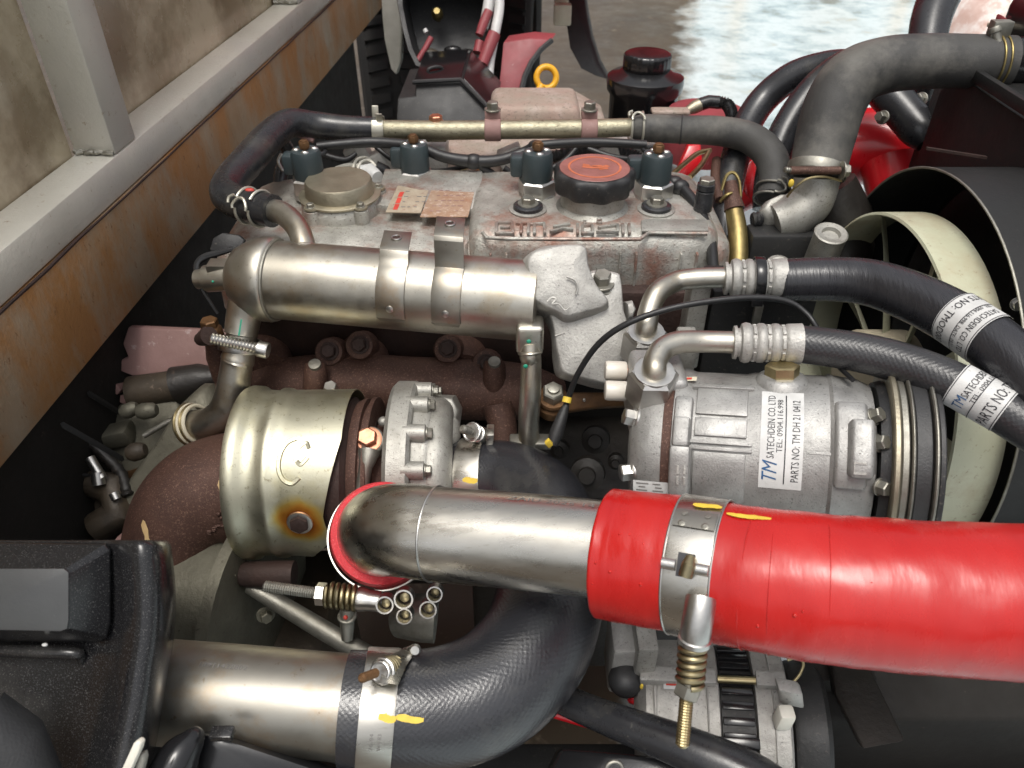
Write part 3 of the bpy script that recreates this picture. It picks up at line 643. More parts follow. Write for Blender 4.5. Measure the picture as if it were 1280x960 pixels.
# ================================================================== behind the valve cover
IM = thing('intake_manifold', 'dusty pinkish cast intake manifold behind the long fuel rail pipe', 'manifold', (0, 1.0, -.1))
B().abox(-.20, .20, .955, 1.10, -.16, -.012).build('plenum', 'cast_pink', IM, .012)
c = P(668, 146, 1.10); b = B(); b.loft([[c + V((sx * (.072 - k * .012), -.055 + k * .012 if sy < 0 else .05, -.05 + k * .078)) for sx, sy in ((-1, -1), (1, -1), (1, 1), (-1, 1))] for k in (0, .5, .8, 1)]); b.build('upper_casting', 'cast_pink', IM, .010, 3)
b = B(); b.prism([P(715, 128, 1.10), P(758, 152, 1.10), P(756, 175, 1.10), P(715, 175, 1.10)], V((0, .07, 0))); b.build('shoulder', 'cast_pink', IM, .004)
b = B(); b.box(P(520, 195, 1.0), (.042, 0, 0), (0, .02, .003), (0, 0, .022)); b.build('side_boss', 'cast_pale', IM, .006)
b = B(); b.box(P(795, 190, 1.01), (.030, 0, 0), (0, .02, .0), (0, 0, .016)); b.build('side_boss', 'cast_pale', IM, .006)
for x, y in ((450, 196), (470, 208), (640, 200), (760, 196)):
    b = B(); b.box(P(x, y, .99), V((.014, 0, .006)), (0, .01, 0), V((-.006, 0, .016))); b.build('bracket', 'cast_pale', IM, .002)
b = B(); b.tube(hose_path(((690, 178, 1.0, 5), (720, 184, 1.0, 5), (760, 185, 1.0, 5)), 6), 10)
for k in range(7): pass
b.build('vacuum_pipe', 'cast_pale', IM)
# the rail pipe
RP = thing('rail_pipe', 'mottled steel coolant pipe running level behind the injectors', 'pipe', P(640, 163, .955))
pa = PR([(468, 161, .955, 11), (485, 162, .955, 11.4), (560, 163, .955, 11.6), (640, 162, .955, 11.6), (740, 161, .955, 11.6), (792, 159, .955, 11)])
B().tube(pa, 24).build('pipe', 'rail', RP)
for x in (616, 736):
    c = P(x, 162, .955); b = B(); band(b, c, (1, 0, 0), mm(12, .955), .020, .0016)
    b.box(c + V((0, .006, .0175)), (.0095, 0, 0), (0, .008, 0), (0, 0, .0055)); br = b.build('saddle', 'pink_primer', RP, .0008)
    bolt(RP, c + V((0, .004, .0225)), (0, 0, 1), .0072, .009, 'zinc_dull', 1.4)
c = P(545, 155, .955); b = B(); b.box(c + V((0, 0, -.010)), (.013, 0, 0), (0, .009, 0), (0, 0, .010)); b.build('lug', 'rail', RP, .002)
bolt(RP, c + V((0, 0, .0005)), (0, 0, 1), .0082, .009, 'copper', 1.4)
b = B(); b.box(P(838, 139, .98), (.024, 0, 0), (0, .010, 0), (0, 0, .0025)); b.build('end_tab', 'cast_pink', RP, .002)

def wire_clamp(nm, label, c, ax, r, wd, mat='clip', ears=True, ref=None, group='spring hose clamps'):
    T = thing(nm, label, 'clamp', c, group); ax = Vector(ax).normalized(); b = B(); band(b, c, ax, r, wd, .0012, 40, .35, 2 * PI - .35, ref); b.build('band', mat, T)
    e1, e2 = frame(ax, ref)
    for s in (-1, 1):
        d = (math.cos(.35) * e1 + s * math.sin(.35) * e2); b = B(); b.box(c + d * (r + .006) + ax * s * wd * .2, ax * wd * .28, d * .007, e2 * .0008); b.build('ear', mat, T, .0004)
    return T
def wireform_clamp(nm, label, c, ax, r, wd, up, mat='clip'):
    """double-wire spring clamp: two rings and a bent bridge"""
    T = thing(nm, label, 'clamp', c, 'wire form hose clamps'); ax = Vector(ax).normalized(); e1, e2 = frame(ax, up); b = B()
    for s in (-1, 1): b.torus(c + ax * s * wd / 2, ax, r + .001, .0015, 36, 8, .3 * (1 if s > 0 else 1), 2 * PI - .3, up)
    b.build('rings', mat, T)
    pts = []
    for u, v in ((-wd / 2, .3), (-wd / 2, .1), (-wd * .2, -.2), (wd * .2, -.2), (wd / 2, .1), (wd / 2, .3)):
        pts.append((c + ax * u + (r + .004) * (math.cos(v) * e1 + math.sin(v) * e2), .0015))
    B().tube(spl(pts, 4), 8).build('bridge', mat, T)
    pts = [(c + ax * u + (r + .005) * (math.cos(v) * e1 + math.sin(v) * e2), .0015) for u, v in ((-wd / 2, -.3), (-wd * .8, -.15), (-wd * .8, .1))]
    B().tube(spl(pts, 4), 8).build('thumb_tab', mat, T)
# left heater hose
HL = thing('heater_hose', 'black rubber heater hose bent in an L at the left end of the engine', 'hose', P(290, 225, .84))
pa = hose_path(((474, 161, .958, 14.2), (430, 160, .955, 15.5), (392, 156, .95, 16.5), (362, 154, .93, 17.5), (338, 170, .90, 19), (312, 199, .86, 20), (290, 224, .825, 20.5), (284, 243, .80, 21), (303, 255, .785, 21), (342, 264, .77, 20.5)), 10)
B().tube(pa, 28).build('hose', 'rubber_smooth', HL)
wire_clamp('spring_clamp', 'pale steel spring clamp on the hose at the left end of the coolant pipe', P(473, 161, .957), pa[0][0] - pa[8][0], mm(14.6, .957), .014, 'clip', ref=(0, -.2, 1))
wireform_clamp('spring_clamp', 'bent wire clamp with a pink paint dot on the L shaped heater hose', P(318, 259, .779), P(342, 264, .77) - P(303, 255, .785), mm(21.4, .779), .017, (-.2, -.8, .55))
b = B(); b.sphere(P(312, 238, .772), .004, 10, (1.2, .8, .6)); b.build('paint_dot', 'ink_red', HL)
EL = thing('coolant_elbow', 'matt grey steel elbow tube rising from the cooler into the heater hose', 'elbow', P(380, 310, .73))
pa = hose_path(((330, 262, .775, 14), (352, 266, .765, 14.5), (370, 282, .75, 14.5), (378, 300, .74, 14.5), (381, 316, .735, 14.5)), 8)
B().tube(pa, 24).build('tube', 'cooler', EL)
b = B(); c, t, r = at(pa, .93); b.torus(c, t, r, .0022, 28, 8); c2 = pa[-1][0]; b.torus(c2, t, r + .001, .0026, 28, 8); b.build('collar_beads', 'cooler', EL)
# right return hose
HR = thing('return_hose', 'dusty charcoal rubber hose curving down at the right end of the coolant pipe', 'hose', P(930, 170, .93))
pa = hose_path(((790, 159, .955, 13), (806, 160, .955, 16.5), (850, 162, .95, 17), (900, 164, .94, 18), (938, 173, .93, 19), (962, 194, .915, 20), (969, 222, .905, 20), (965, 246, .90, 19)), 10)
B().tube(pa, 28).build('hose', 'rubber_dusty', HR)
b = B(); c, t, r = at(pa, .29); b.torus(c, t, r, .0010, 32, 6); b.build('mould_line', 'rubber', HR)
wireform_clamp('spring_clamp', 'tall wire clamp on the hose at the right end of the coolant pipe', P(795, 159, .955), (1, 0, 0), mm(17, .955), .014, (0, -.5, .9), 'clip')
wireform_clamp('spring_clamp', 'dark wire clamp at the lower end of the dusty charcoal hose', P(965, 243, .90), at(pa, .97)[1], mm(20, .90), .014, (0, -1, .3), 'zinc_dull')
# wiring loom across the injectors
LM = thing('wiring_loom', 'black taped wiring loom draped over the four injectors', 'wiring', P(590, 200, .93))
def wire(parent, pts, mat='wire', nm='cable', seg=12, n=8):
    pa = hose_path(pts, n); b = B(); b.tube(pa, seg); b.build(nm, mat, parent); return pa
wire(LM, ((396, 183, .92, 5), (430, 180, .925, 6), (470, 178, .93, 6.5), (520, 183, .925, 6.5), (555, 196, .92, 7), (592, 202, .92, 8), (625, 200, .92, 7), (655, 190, .92, 6.5), (675, 182, .915, 6), (740, 178, .92, 6), (808, 181, .92, 5.5)))
wire(LM, ((596, 203, .921, 5), (625, 225, .935, 6), (655, 236, .945, 6), (700, 224, .95, 5)))
wire(LM, ((760, 214, .93, 6), (790, 215, .91, 6), (825, 221, .89, 6.5), (850, 233, .875, 7), (873, 262, .85, 7), (888, 300, .82, 7), (892, 345, .79, 7)))
for x, y, d, r in ((592, 202, .92, 10), (669, 183, .915, 8), (850, 234, .874, 10), (843, 229, .878, 9.5)):
    b = B(); b.sphere(P(x, y, d), mm(r, d), 14, (1.2, 1, 1)); b.build('tape_knot', 'wire', LM)
for x, y in ((398, 186), (521, 186), (672, 185), (812, 183)):
    b = B(); b.torus(P(x, y + 4, .918), (0, 0, 1), .008, .0025, 20, 8); b.build('ring_terminal', 'wire', LM)
wire(LM, ((470, 184, .955, 3), (500, 205, .95, 3), (545, 214, .945, 3), (590, 206, .93, 3)), nm='thin_cable')
wire(LM, ((630, 210, .95, 4), (655, 222, .955, 4), (700, 205, .96, 4), (720, 186, .965, 4)), nm='thin_cable')
wire(LM, ((735, 186, .955, 4), (765, 196, .95, 4), (800, 200, .95, 4), (840, 196, .955, 4)), nm='thin_cable')
wire(LM, ((400, 192, .95, 4), (430, 200, .955, 4), (445, 192, .96, 3)), nm='thin_cable')
CR_ = thing('corrugated_conduit', 'short black corrugated conduit lying behind the oil cap', 'conduit', P(735, 190, .985))
pa = hose_path(((690, 196, .985, 7), (730, 188, .985, 8), (775, 190, .985, 8), (800, 198, .98, 7)), 12); b = B(); b.tube([(p, r * (1.1 if i % 2 else .82)) for i, (p, r) in enumerate(pa)], 12); b.build('conduit', 'plastic_matt', CR_)
PL = thing('plug_lead', 'white plug and curled pale wires behind the breather lid', 'wiring', P(460, 210, .95))
for pts in (((420, 210, .95, 2.2), (440, 206, .95, 2.4), (470, 212, .95, 2.4)), ((440, 213, .94, 1.8), (446, 200, .95, 1.8), (458, 197, .95, 1.8), (468, 206, .94, 1.8)), ((446, 214, .94, 1.6), (451, 203, .945, 1.6), (461, 200, .945, 1.6), (470, 208, .94, 1.6))): wire(PL, pts, 'white_plastic')
b = B(); b.tube(PR([(452, 216, .94, 9), (463, 214, .94, 10), (472, 222, .93, 8)]), 14); b.build('plug', 'label_white', PL)
wire(PL, ((470, 208, .94, 7), (482, 214, .945, 7), (490, 226, .95, 6)), 'wire', 'sleeve')
# engine-side clutter under the L hose
LC = thing('hose_bundle', 'tangle of dark hoses and pink wire under the bend of the heater hose', 'hose', P(370, 200, .98))
wire(LC, ((355, 178, .96, 8), (362, 195, .97, 9), (352, 215, .96, 9), (350, 240, .95, 8)), 'rubber_smooth', 'hose')
wire(LC, ((362, 165, .95, 3), (378, 170, .95, 3.5), (392, 176, .95, 3)), 'pink_primer', 'pink_wire')
wire(LC, ((352, 192, .945, 2), (348, 202, .945, 2), (354, 214, .945, 2)), 'zinc', 'wire_clip')

# ------------------------------------------------------------------ background behind the engine
FL = thing('mud_flap', 'grey tapered mud flap hanging beside the open lamp housing', 'flap', P(490, 50, 1.6))
b = B(); b.prism([P(*q, 1.6) for q in ((474, -40), (500, -40), (503, 30), (501, 75), (495, 95), (488, 86), (480, 50), (477, 20))], V((.004, .02, 0))); b.build('flap', 'grey_cloth', FL, .004)
HLMP = thing('lamp_housing', 'open black lamp housing with a brass bulb inside', 'lamp', P(565, 100, 1.5))
def rr(pts, k, d, cx=562, cy=45): return [P(cx + (x - cx) * k, cy + (y - cy) * k, d) for x, y in pts]
o8 = ((500, -30), (540, -34), (590, -34), (614, -28), (618, 5), (614, 35), (606, 58), (598, 76), (580, 84), (540, 85), (522, 80), (513, 62), (506, 35), (500, 5))
b = B(); b.loft([rr(o8, 1.02, 1.62), rr(o8, 1.06, 1.50), rr(o8, 1.05, 1.485), rr(o8, .95, 1.485), rr(o8, .93, 1.50), rr(o8, .80, 1.60)], True); b.build('shell', 'plastic_matt', HLMP)
c = P(548, 24, 1.57); b = B(); b.lathe(c, -FW, [(0, .006), (.012, .008), (.018, .012), (.03, .011), (.036, .006)], 18); b.build('bulb', 'brass', HLMP)
b = B(); b.tube(PR([(522, 76, 1.5, 3.5), (532, 60, 1.5, 3.5), (539, 47, 1.5, 3.8)]), 10); b.build('red_lever', 'red_dusty', HLMP)
b = B(); b.tube(PR([(533, 41, 1.5, 3), (531, 37, 1.5, 3)]), 10); b.build('lever_tip', 'label_white', HLMP)
for x, y, r in ((536, 66, 9), (566, 62, 8), (584, 66, 8)):
    b = B(); b.sphere(P(x, y, 1.56), mm(r, 1.56), 12, (1.4, .8, .6)); b.build('seat_pad', 'oily_brown' if x < 550 else 'plastic', HLMP)
BX = thing('battery_box', 'black box with sloped end and red tinged lid in front of the lamp housing', 'box', P(560, 155, 1.35))
fro = ((519, 104), (575, 101), (616, 142), (614, 175), (494, 175), (497, 123), (519, 121))
b = B(); b.prism([P(*q, 1.33) for q in fro], V((.008, .13, .012))); b.build('case', 'plastic_matt', BX, .003)
b = B(); b.prism([P(518, 103, 1.332) + V((0, 0, .0015)), P(576, 100, 1.332) + V((0, 0, .0015)), P(576, 100, 1.332) + V((.008, .128, .0135)), P(518, 103, 1.332) + V((.008, .128, .0135))], V((0, 0, .003))); b.build('lid', 'gloss_black', BX, .001)
b = B(); q0_, q1_ = P(577, 101, 1.332), P(617, 143, 1.332); b.prism([q0_ + V((.002, 0, .002)), q1_ + V((.002, 0, .002)), q1_ + V((.010, .128, .014)), q0_ + V((.010, .128, .014))], V((.002, 0, .002))); b.build('sloped_lid', 'gloss_black', BX, .001)
lid = [P(516, 103, 1.325), P(576, 100, 1.325), P(620, 145, 1.325)]
b = B(); b.tube([(p + V((0, -.002, .001)), .004) for p in lid], 8); b.build('lid_rim', 'plastic_matt', BX)
hp = P(545, 97, 1.36); b = B(); b.tube(spl([(hp + V(q), .0030) for q in ((-.012, 0, -.006), (-.012, 0, .014), (.010, .01, .014), (.010, .01, -.006))], 5), 8); b.build('handle', 'plastic_matt', BX)
WB = thing('cable_bundle', 'pale blue and red sleeved cables running down beside the lamp housing', 'cable', P(612, 90, 1.45))
for pts, mt in ((((624, -30, 1.45, 6), (624, 10, 1.45, 6), (619, 40, 1.45, 6), (613, 80, 1.45, 5), (611, 118, 1.45, 5)), 'label_white'), (((616, -30, 1.46, 7), (610, 10, 1.46, 7), (604, 36, 1.46, 6)), 'label_white'),
                (((618, 42, 1.435, 8), (610, 62, 1.435, 8), (603, 80, 1.435, 7)), 'red_dusty'), (((611, 14, 1.45, 6), (604, 30, 1.45, 6), (599, 44, 1.45, 5)), 'red_dusty'), (((600, 52, 1.45, 6), (597, 66, 1.45, 6)), 'red_dusty')):
    wire(WB, pts, mt, 'sleeve' if mt == 'red_dusty' else 'cable')
TY = []
for lb, c, ax in (('black treaded tyre behind the lamp housing', P(640, 40, 2.35), V((1, -.1, 0))), ('dim dusty tyre in the dark behind the rusty beam', P(470, 120, 2.1), V((1, .2, 0)))):
    T = thing('tyre', lb, 'tyre', c + V((0, 0, -.3)), 'tyres in the background'); cc = c + V((0, .28, -.08)); TY.append(T)
    b = B(); b.lathe(cc, ax, [(-.07, .17), (-.085, .22), (-.08, .28), (-.06, .305), (.06, .305), (.08, .28), (.085, .22), (.07, .17), (-.07, .17)], 60, cap=False); b.build('carcass', 'tyre', T)
    e1, e2 = frame(ax); axn = ax.normalized(); b = B()
    for k in range(48):
        a = 2 * PI * k / 48; d = math.cos(a) * e1 + math.sin(a) * e2; tt = -math.sin(a) * e1 + math.cos(a) * e2
        for s in (-1, 1): b.box(cc + d * .303 + axn * s * .042, axn * .026 + tt * .004 * s, tt * .012, d * .012)
    b.build('tread_blocks', 'tyre', T, kind='stuff')
    b = B(); b.lathe(cc, ax, [(-.02, .03), (-.03, .15), (-.06, .172), (.06, .172), (.03, .15), (.02, .03)], 40); b.build('rim', 'mud', T)
RB = thing('fender_plate', 'dull red curved fender plate with water drops beside the yellow ring', 'plate', P(650, 110, 1.45))
ol = ((629, 53), (662, 48), (690, 50), (676, 62), (664, 78), (656, 95), (650, 118), (622, 120), (626, 85))
b = B(); b.prism([P(*q, 1.45) for q in ol], V((.01, .035, .004))); b.build('plate', 'red_dusty', RB, .002)
b = B(); b.tube([(P(*q, 1.447), .005) for q in ((690, 50), (676, 62), (664, 78), (656, 95), (650, 120))], 8); b.build('edge', 'plastic_matt', RB)
DS = thing('dipstick', 'bright yellow ring handle of the dipstick', 'dipstick', P(678, 115, 1.22))
c = P(683, 97, 1.22); b = B(); b.torus(c, V((.15, -.9, .35)), mm(12.5, 1.22), mm(4, 1.22), 32, 10); b.build('ring', 'dip_yellow', DS)
b = B(); b.tube(PR([(677, 107, 1.22, 5), (673, 116, 1.22, 5.5), (671, 124, 1.22, 4)]), 12); b.build('stem', 'dip_yellow', DS)
ST = thing('hanging_strap', 'black strap with a pale clip hanging at the top centre', 'strap', P(730, 90, 2.0))
b = B(); b.prism([P(*q, 2.0) for q in ((706, -30), (728, -30), (732, 10), (738, 45), (748, 78), (760, 100), (744, 95), (726, 86), (712, 60), (707, 25))], V((.01, .03, 0))); b.build('strap', 'rubber', ST, .004)
b = B(); b.box(P(703, 18, 1.96), (.022, 0, 0), (0, .012, 0), (0, .0, .025)); b.box(P(702, -4, 1.96), (.018, 0, 0), (0, .012, 0), (0, 0, .025)); b.build('clip', 'label_cream', ST, .004)
# brake fluid reservoir
RV = thing('fluid_reservoir', 'round black fluid reservoir with ribbed screw cap at top centre', 'reservoir', P(807, 140, 1.15))
c = P(807, 96, 1.15); u = V((0, 0, 1))
b = B(); b.lathe(c, u, [(-.11, .050), (-.025, .051), (-.018, .056), (-.006, .0575), (.001, .0565), (.004, .052), (.007, .040), (.012, .034), (.013, .02)], 48); b.build('bowl', 'gloss_black', RV)
n = 80; rings = []
for h, k in ((.010, .96), (.012, 1), (.030, 1), (.033, .96), (.0345, .88), (.035, .4)):
    rings.append([c + u * h + V((math.cos(2 * PI * i / n), math.sin(2 * PI * i / n), 0)) * .0345 * k * (1 + (.022 * math.cos(26 * 2 * PI * i / n) if .95 < k else 0)) for i in range(n)])
B().loft(rings).build('screw_cap', 'gloss_black', RV, sharp=50)
# dusty maroon lid and sensor behind the return hose
MC = thing('round_cover', 'dull maroon round cover behind the black sensor plug', 'cover', P(890, 150, 1.12))
c = P(882, 150, 1.12); b = B(); b.lathe(c + V((0, 0, -.05)), u, [(0, .062), (.055, .060), (.064, .054), (.067, .03), (.0675, .004)], 40); b.build('cover', 'red_dusty', MC)
SN = thing('sensor_plug', 'black sensor plug with a corrugated sleeve above the charcoal hose', 'sensor', P(880, 140, 1.03))
b = B(); b.tube(PR([(858, 139, 1.03, 5), (868, 134, 1.03, 8), (875, 131, 1.03, 8)]), 14); b.build('nut', 'tin', SN)
b = B(); b.tube(PR([(874, 131, 1.03, 8), (886, 127, 1.03, 8), (898, 128, 1.03, 8)]), 14); b.build('plug', 'plastic', SN)
pa = hose_path(((896, 128, 1.03, 7), (908, 130, 1.03, 7), (914, 140, 1.02, 7), (915, 152, 1.01, 6)), 10)
b = B(); b.tube([(p, r * (1.15 if i % 2 else .8)) for i, (p, r) in enumerate(pa)], 12); b.build('corrugated_sleeve', 'plastic', SN)

# ================================================================== exhaust gas cooler
EG = thing('exhaust_cooler', 'long matt stainless exhaust gas cooler cylinder in front of the valve cover', 'cooler', P(480, 362, .73))
A_, E_ = P(335, 349, .745), P(672, 377, .715); ax = (E_ - A_).normalized(); LN = (E_ - A_).length; R_ = .0376
B().lathe(A_, ax, [(.004, R_), (.02, R_), (LN * .5, R_), (LN, R_), (LN + .001, .03)], 56).build('barrel', 'cooler', EG)
b = B(); b.lathe(A_, ax, [(-.038, .012), (-.036, .020), (-.030, .0285), (-.018, .0355), (-.008, .0395), (-.003, .0410), (.006, .0412), (.0085, .0400), (.010, R_)], 56); b.build('end_bell', 'cooler', EG)
b = B(); b.torus(A_ + ax * .0095, ax, R_ + .0008, .0018, 56, 8); b.torus(A_ - ax * .004, ax, R_ + .0010, .0018, 56, 8); b.build('weld_beads', 'zinc_dull', EG)
# valve body at the left
c0, c1 = P(305, 345, .745), P(247, 349, .755)
b = B(); b.tube([(c0, .0135), (c0.lerp(c1, .8), .0132), (c0.lerp(c1, .84), .0100), (c1, .0095)], 24); b.box(c0.lerp(c1, .35) + V((0, .002, .010)), (.016, 0, 0), (0, .008, 0), (0, 0, .005)); b.build('valve_body', 'cooler', EG, sharp=35)
b = B(); b.sphere(P(266, 352, .738), .0012, 8); b.build('green_dot', 'mark_green', EG)
# outlet leg to the clamp
pa = hose_path(((322, 352, .745, 30), (312, 372, .745, 25), (305, 395, .748, 21.5), (301, 418, .75, 20)), 8)
B().tube(pa, 28).build('outlet_leg', 'cooler', EG)
b = B(); fn = cylmap(P(303, 405, .749), pa[-1][0] - pa[-6][0], mm(21, .749)); patch_on(b, fn, .05, .14, -.006, .010, 3, 3); b.build('green_stripe', 'mark_green', EG)
# inlet stub
b = B(); c = P(662, 418, .70); b.box(c, (.0125, 0, 0), (0, .012, 0), (0, .001, .014)); b.build('stub_head', 'cooler', EG, .004, 3)
pa = hose_path(((662, 430, .70, 12.5), (663, 445, .702, 13.6), (664, 452, .705, 12.8), (663, 490, .715, 13.4), (661, 525, .73, 13.2), (661, 560, .745, 12.5)), 6)
b = B(); b.tube(pa, 22); c, t, r = at(pa, .14); b.torus(c, t, r, .0018, 24, 8); b.build('stub_pipe', 'cooler', EG)
b = B(); b.box(P(663, 552, .742), (.020, 0, 0), (0, .008, 0), (0, 0, .004)); b.build('stub_flange', 'zinc_dull', EG, .002)
for x, y, d in ((661, 427, .684), (657, 458, .692)):
    b = B(); b.sphere(P(x, y, d), .0022, 10, (1, .5, 1)); b.build('green_dot', 'mark_green', EG)
# two bracket straps hugging the barrel
def strap(px, up, label, mount):
    f = ((px - 335) / 337.0) * LN; cc = A_ + ax * f; T = thing('bracket_strap', label, 'bracket', cc + V((0, -.04, 0)), 'bracket straps on the cooler')
    q = CAM - cc; e1 = (q - ax * q.dot(ax)).normalized(); e2 = ax.cross(e1); e2 = e2 if e2.z > 0 else -e2; r = R_ + .0006
    path = [cc + r * (math.cos(a) * e1 + math.sin(a) * e2) for a in [math.radians(v) for v in range(-50, 39, 8)]]
    last = path[-1]; path += [last + V((0, .0035, up * .5 + .003)), last + V((0, .005, up + .004)), last + V((0, .007, up + .0065)), last + V((0, .011, up + .0080)), last + V((0, .040, up + .0085))]
    h = .0133; b = B(); th = []
    for i, p in enumerate(path):
        t = (path[min(i + 1, len(path) - 1)] - path[max(i - 1, 0)]).normalized(); nn = ax.cross(t).normalized()
        if nn.dot(e1 + e2) < 0: nn = -nn
        w_ = h * (.86 if i == 0 else 1); th.append([p - ax * w_, p + ax * w_, p + ax * w_ + nn * .0014, p - ax * w_ + nn * .0014])
    b.loft(th); b.build('strap', 'steel_pipe', T, .0003)
    rp = cc + (R_ + .0018) * (math.cos(math.radians(-27)) * e1 + math.sin(math.radians(-27)) * e2); rn = math.cos(math.radians(-27)) * e1 + math.sin(math.radians(-27)) * e2
    B().lathe(rp, rn, [(0, .0036), (.0007, .0034), (.0011, .002)], 16).build('spot_weld', 'zinc', T)
    tp = last + V((0, .026, up + .0105)); b = B(); b.torus(tp, (0, 0, 1), .0042, .0009, 20, 6); b.build('hole_rim', 'zinc', T)
    b = B(); b.lathe(tp - V((0, 0, .0004)), (0, 0, 1), [(0, .0036), (.0006, .0036), (.0007, .001)], 16); b.build('hole', 'iron_dark', T)
strap(505, .002, 'shorter bent steel strap on the cooler barrel, nearer its left end', 0)
strap(571, .020, 'taller bent steel strap on the cooler barrel beside the shield cap', 0)
# crimped shield at the right end of the cooler
SC = thing('shield_cap', 'crumpled pale metal heat shield wrapped over the right end of the cooler', 'heat shield', P(715, 400, .69))
ol = ((651, 338), (657, 325), (676, 317), (700, 313), (722, 313), (730, 322), (733, 345), (742, 366), (756, 384), (758, 394), (742, 403), (718, 411), (703, 413), (690, 405), (672, 396), (660, 388), (655, 372))
b = B(); b.pillow([P(x, y, .735) for x, y in closed(ol, 4)], -FW * .050 + UP * .003, .20, 12, .04); b.crumple(.0022, 38, 2); o = b.build('cap', 'cast_pale', SC, sharp=70)
b = B(); em = [P(x, y, .6785) for x, y in ((684, 377), (690, 372), (695, 374), (690, 380), (698, 380), (706, 388), (712, 384))]; b.tube(spl([(p, .0009) for p in em], 4), 6)
b.tube(spl([(P(x, y, .6795), .0010) for x, y in ((708, 346), (718, 350), (722, 358), (720, 368))], 4), 6); b.build('embossing', 'cast_pale', SC)
ol2 = ((728, 345), (745, 340), (768, 342), (773, 352), (778, 390), (786, 440), (782, 470), (770, 486), (745, 484), (715, 477), (697, 470), (692, 452), (688, 415), (680, 385), (705, 360))
b = B(); b.pillow([P(x, y, .735) for x, y in closed(ol2, 4)], -FW * .034, .12, 8, .06); b.crumple(.0024, 26, 5); b.build('skirt', 'cast_pale', SC, sharp=60)
b = B(); b.tube(spl([(P(x, y, .7005), .0012) for x, y in ((694, 420), (712, 414), (735, 407), (753, 398))], 5), 6); b.build('fold_line', 'cast_pale', SC)
b = B(); b.lathe(P(752, 356, .712), -FW + UP * .8, [(0, .017), (.004, .0165), (.006, .013), (.0065, .006)], 22); b.build('bolt_boss', 'zinc_dull', SC)
bolt(SC, P(752, 354, .703), -FW + UP * .9, .0082, .010, 'zinc_dull', 1.45)
b = B(); b.pillow([P(x, y, .745) for x, y in ((778, 378), (788, 376), (793, 388), (788, 402), (780, 404))], -FW * .02, .5); b.build('ear', 'cast_pale', SC)
b = B(); put_stroke(b, [(766, 366), (769, 374), (770, 380)], lambda u_, v_: P(u_, v_, .7005), 3); b.build('yellow_mark', 'mark_yellow', SC)
# black wire bracket at the left end
BW = thing('clip_bracket', 'small black strap bracket with a thin cable at the left end of the cooler', 'bracket', P(270, 310, .76))
b = B(); b.prism([P(x, y, .765) for x, y in ((262, 312), (266, 298), (278, 291), (298, 294), (305, 300), (303, 308), (285, 314), (268, 318))], V((.001, .004, -.002))); b.build('plate', 'plastic_matt', BW, .001)
b = B(); b.tube(spl(PR([(298, 310, .762, 2.5), (275, 316, .762, 4), (255, 322, .762, 5), (246, 332, .76, 4), (248, 350, .755, 3), (258, 370, .755, 2.2), (272, 392, .76, 2)]), 6), 8); b.build('cable', 'wire', BW)
# worm-drive clamp and the lower pipe
LP = thing('cooler_pipe', 'olive steel pipe elbow below the worm clamp with pale sealing rings', 'pipe', P(290, 500, .77))
pa = hose_path(((302, 418, .752, 18.5), (299, 440, .755, 19.5), (297, 450, .756, 20.5), (296, 455, .757, 19.5), (290, 490, .765, 20), (280, 515, .772, 20), (262, 529, .78, 20), (238, 532, .79, 19)), 8)
B().tube(pa, 26).build('pipe', 'cooler', LP)
c = P(243, 530, .788); dirp = (pa[-1][0] - pa[-10][0]).normalized()
for k in range(4):
    b = B(); b.torus(c + dirp * (.003 * k - .004), dirp, .0185 + .0008 * k, .0020, 34, 8); b.build('seal_ring', 'label_cream' if k in (0, 2) else 'zinc_yellow', LP)
WC = thing('worm_clamp', 'worm drive clamp with a ridged band round the cooler outlet leg', 'clamp', P(300, 430, .75))
c, t = P(300, 431, .752), (P(299, 445, .755) - P(302, 415, .751)).normalized(); b = B(); band(b, c, t, .0185, .012, .0012); b.build('band', 'zinc', WC)
p0, p1 = P(264, 423, .728), P(325, 436, .728); n = 30; b = B()
b.tube([(p0.lerp(p1, i / n), .0056 if i % 2 else .0042) for i in range(n + 1)], 14); b.build('ridged_band', 'zinc', WC, sharp=25)
b = B(); b.lathe(P(323, 436, .727), p1 - p0, [(0, .0076), (.008, .0078), (.0095, .0070), (.0100, .003)], 20); b.box(P(334, 438, .727), (.0006, 0, .0), (0, .0008, 0), (0, 0, .006)); b.build('screw_head', 'zinc', WC)
b = B(); b.tube(PR([(262, 420, .735, 12), (252, 424, .745, 9), (262, 412, .755, 8)]), 14); b.build('lug', 'iron_dark', WC)
SB = thing('flange_bolt', 'rusty bolt standing on a lug left of the worm clamp', 'bolt', P(264, 410, .76)); c = P(264, 412, .76)
b = B(); b.lathe(c, (0, 0, 1), [(-.012, .011), (0, .0105), (.004, .0085), (.005, .007)], 18); b.hexa(c + V((0, 0, .003)), (0, 0, 1), .0085, .009); b.build('head', 'rust_bracket', SB)
b = B(); b.tube(PR([(266, 418, .765, 10), (272, 445, .78, 14), (282, 470, .80, 16)]), 14); b.build('lug', 'iron', SB)

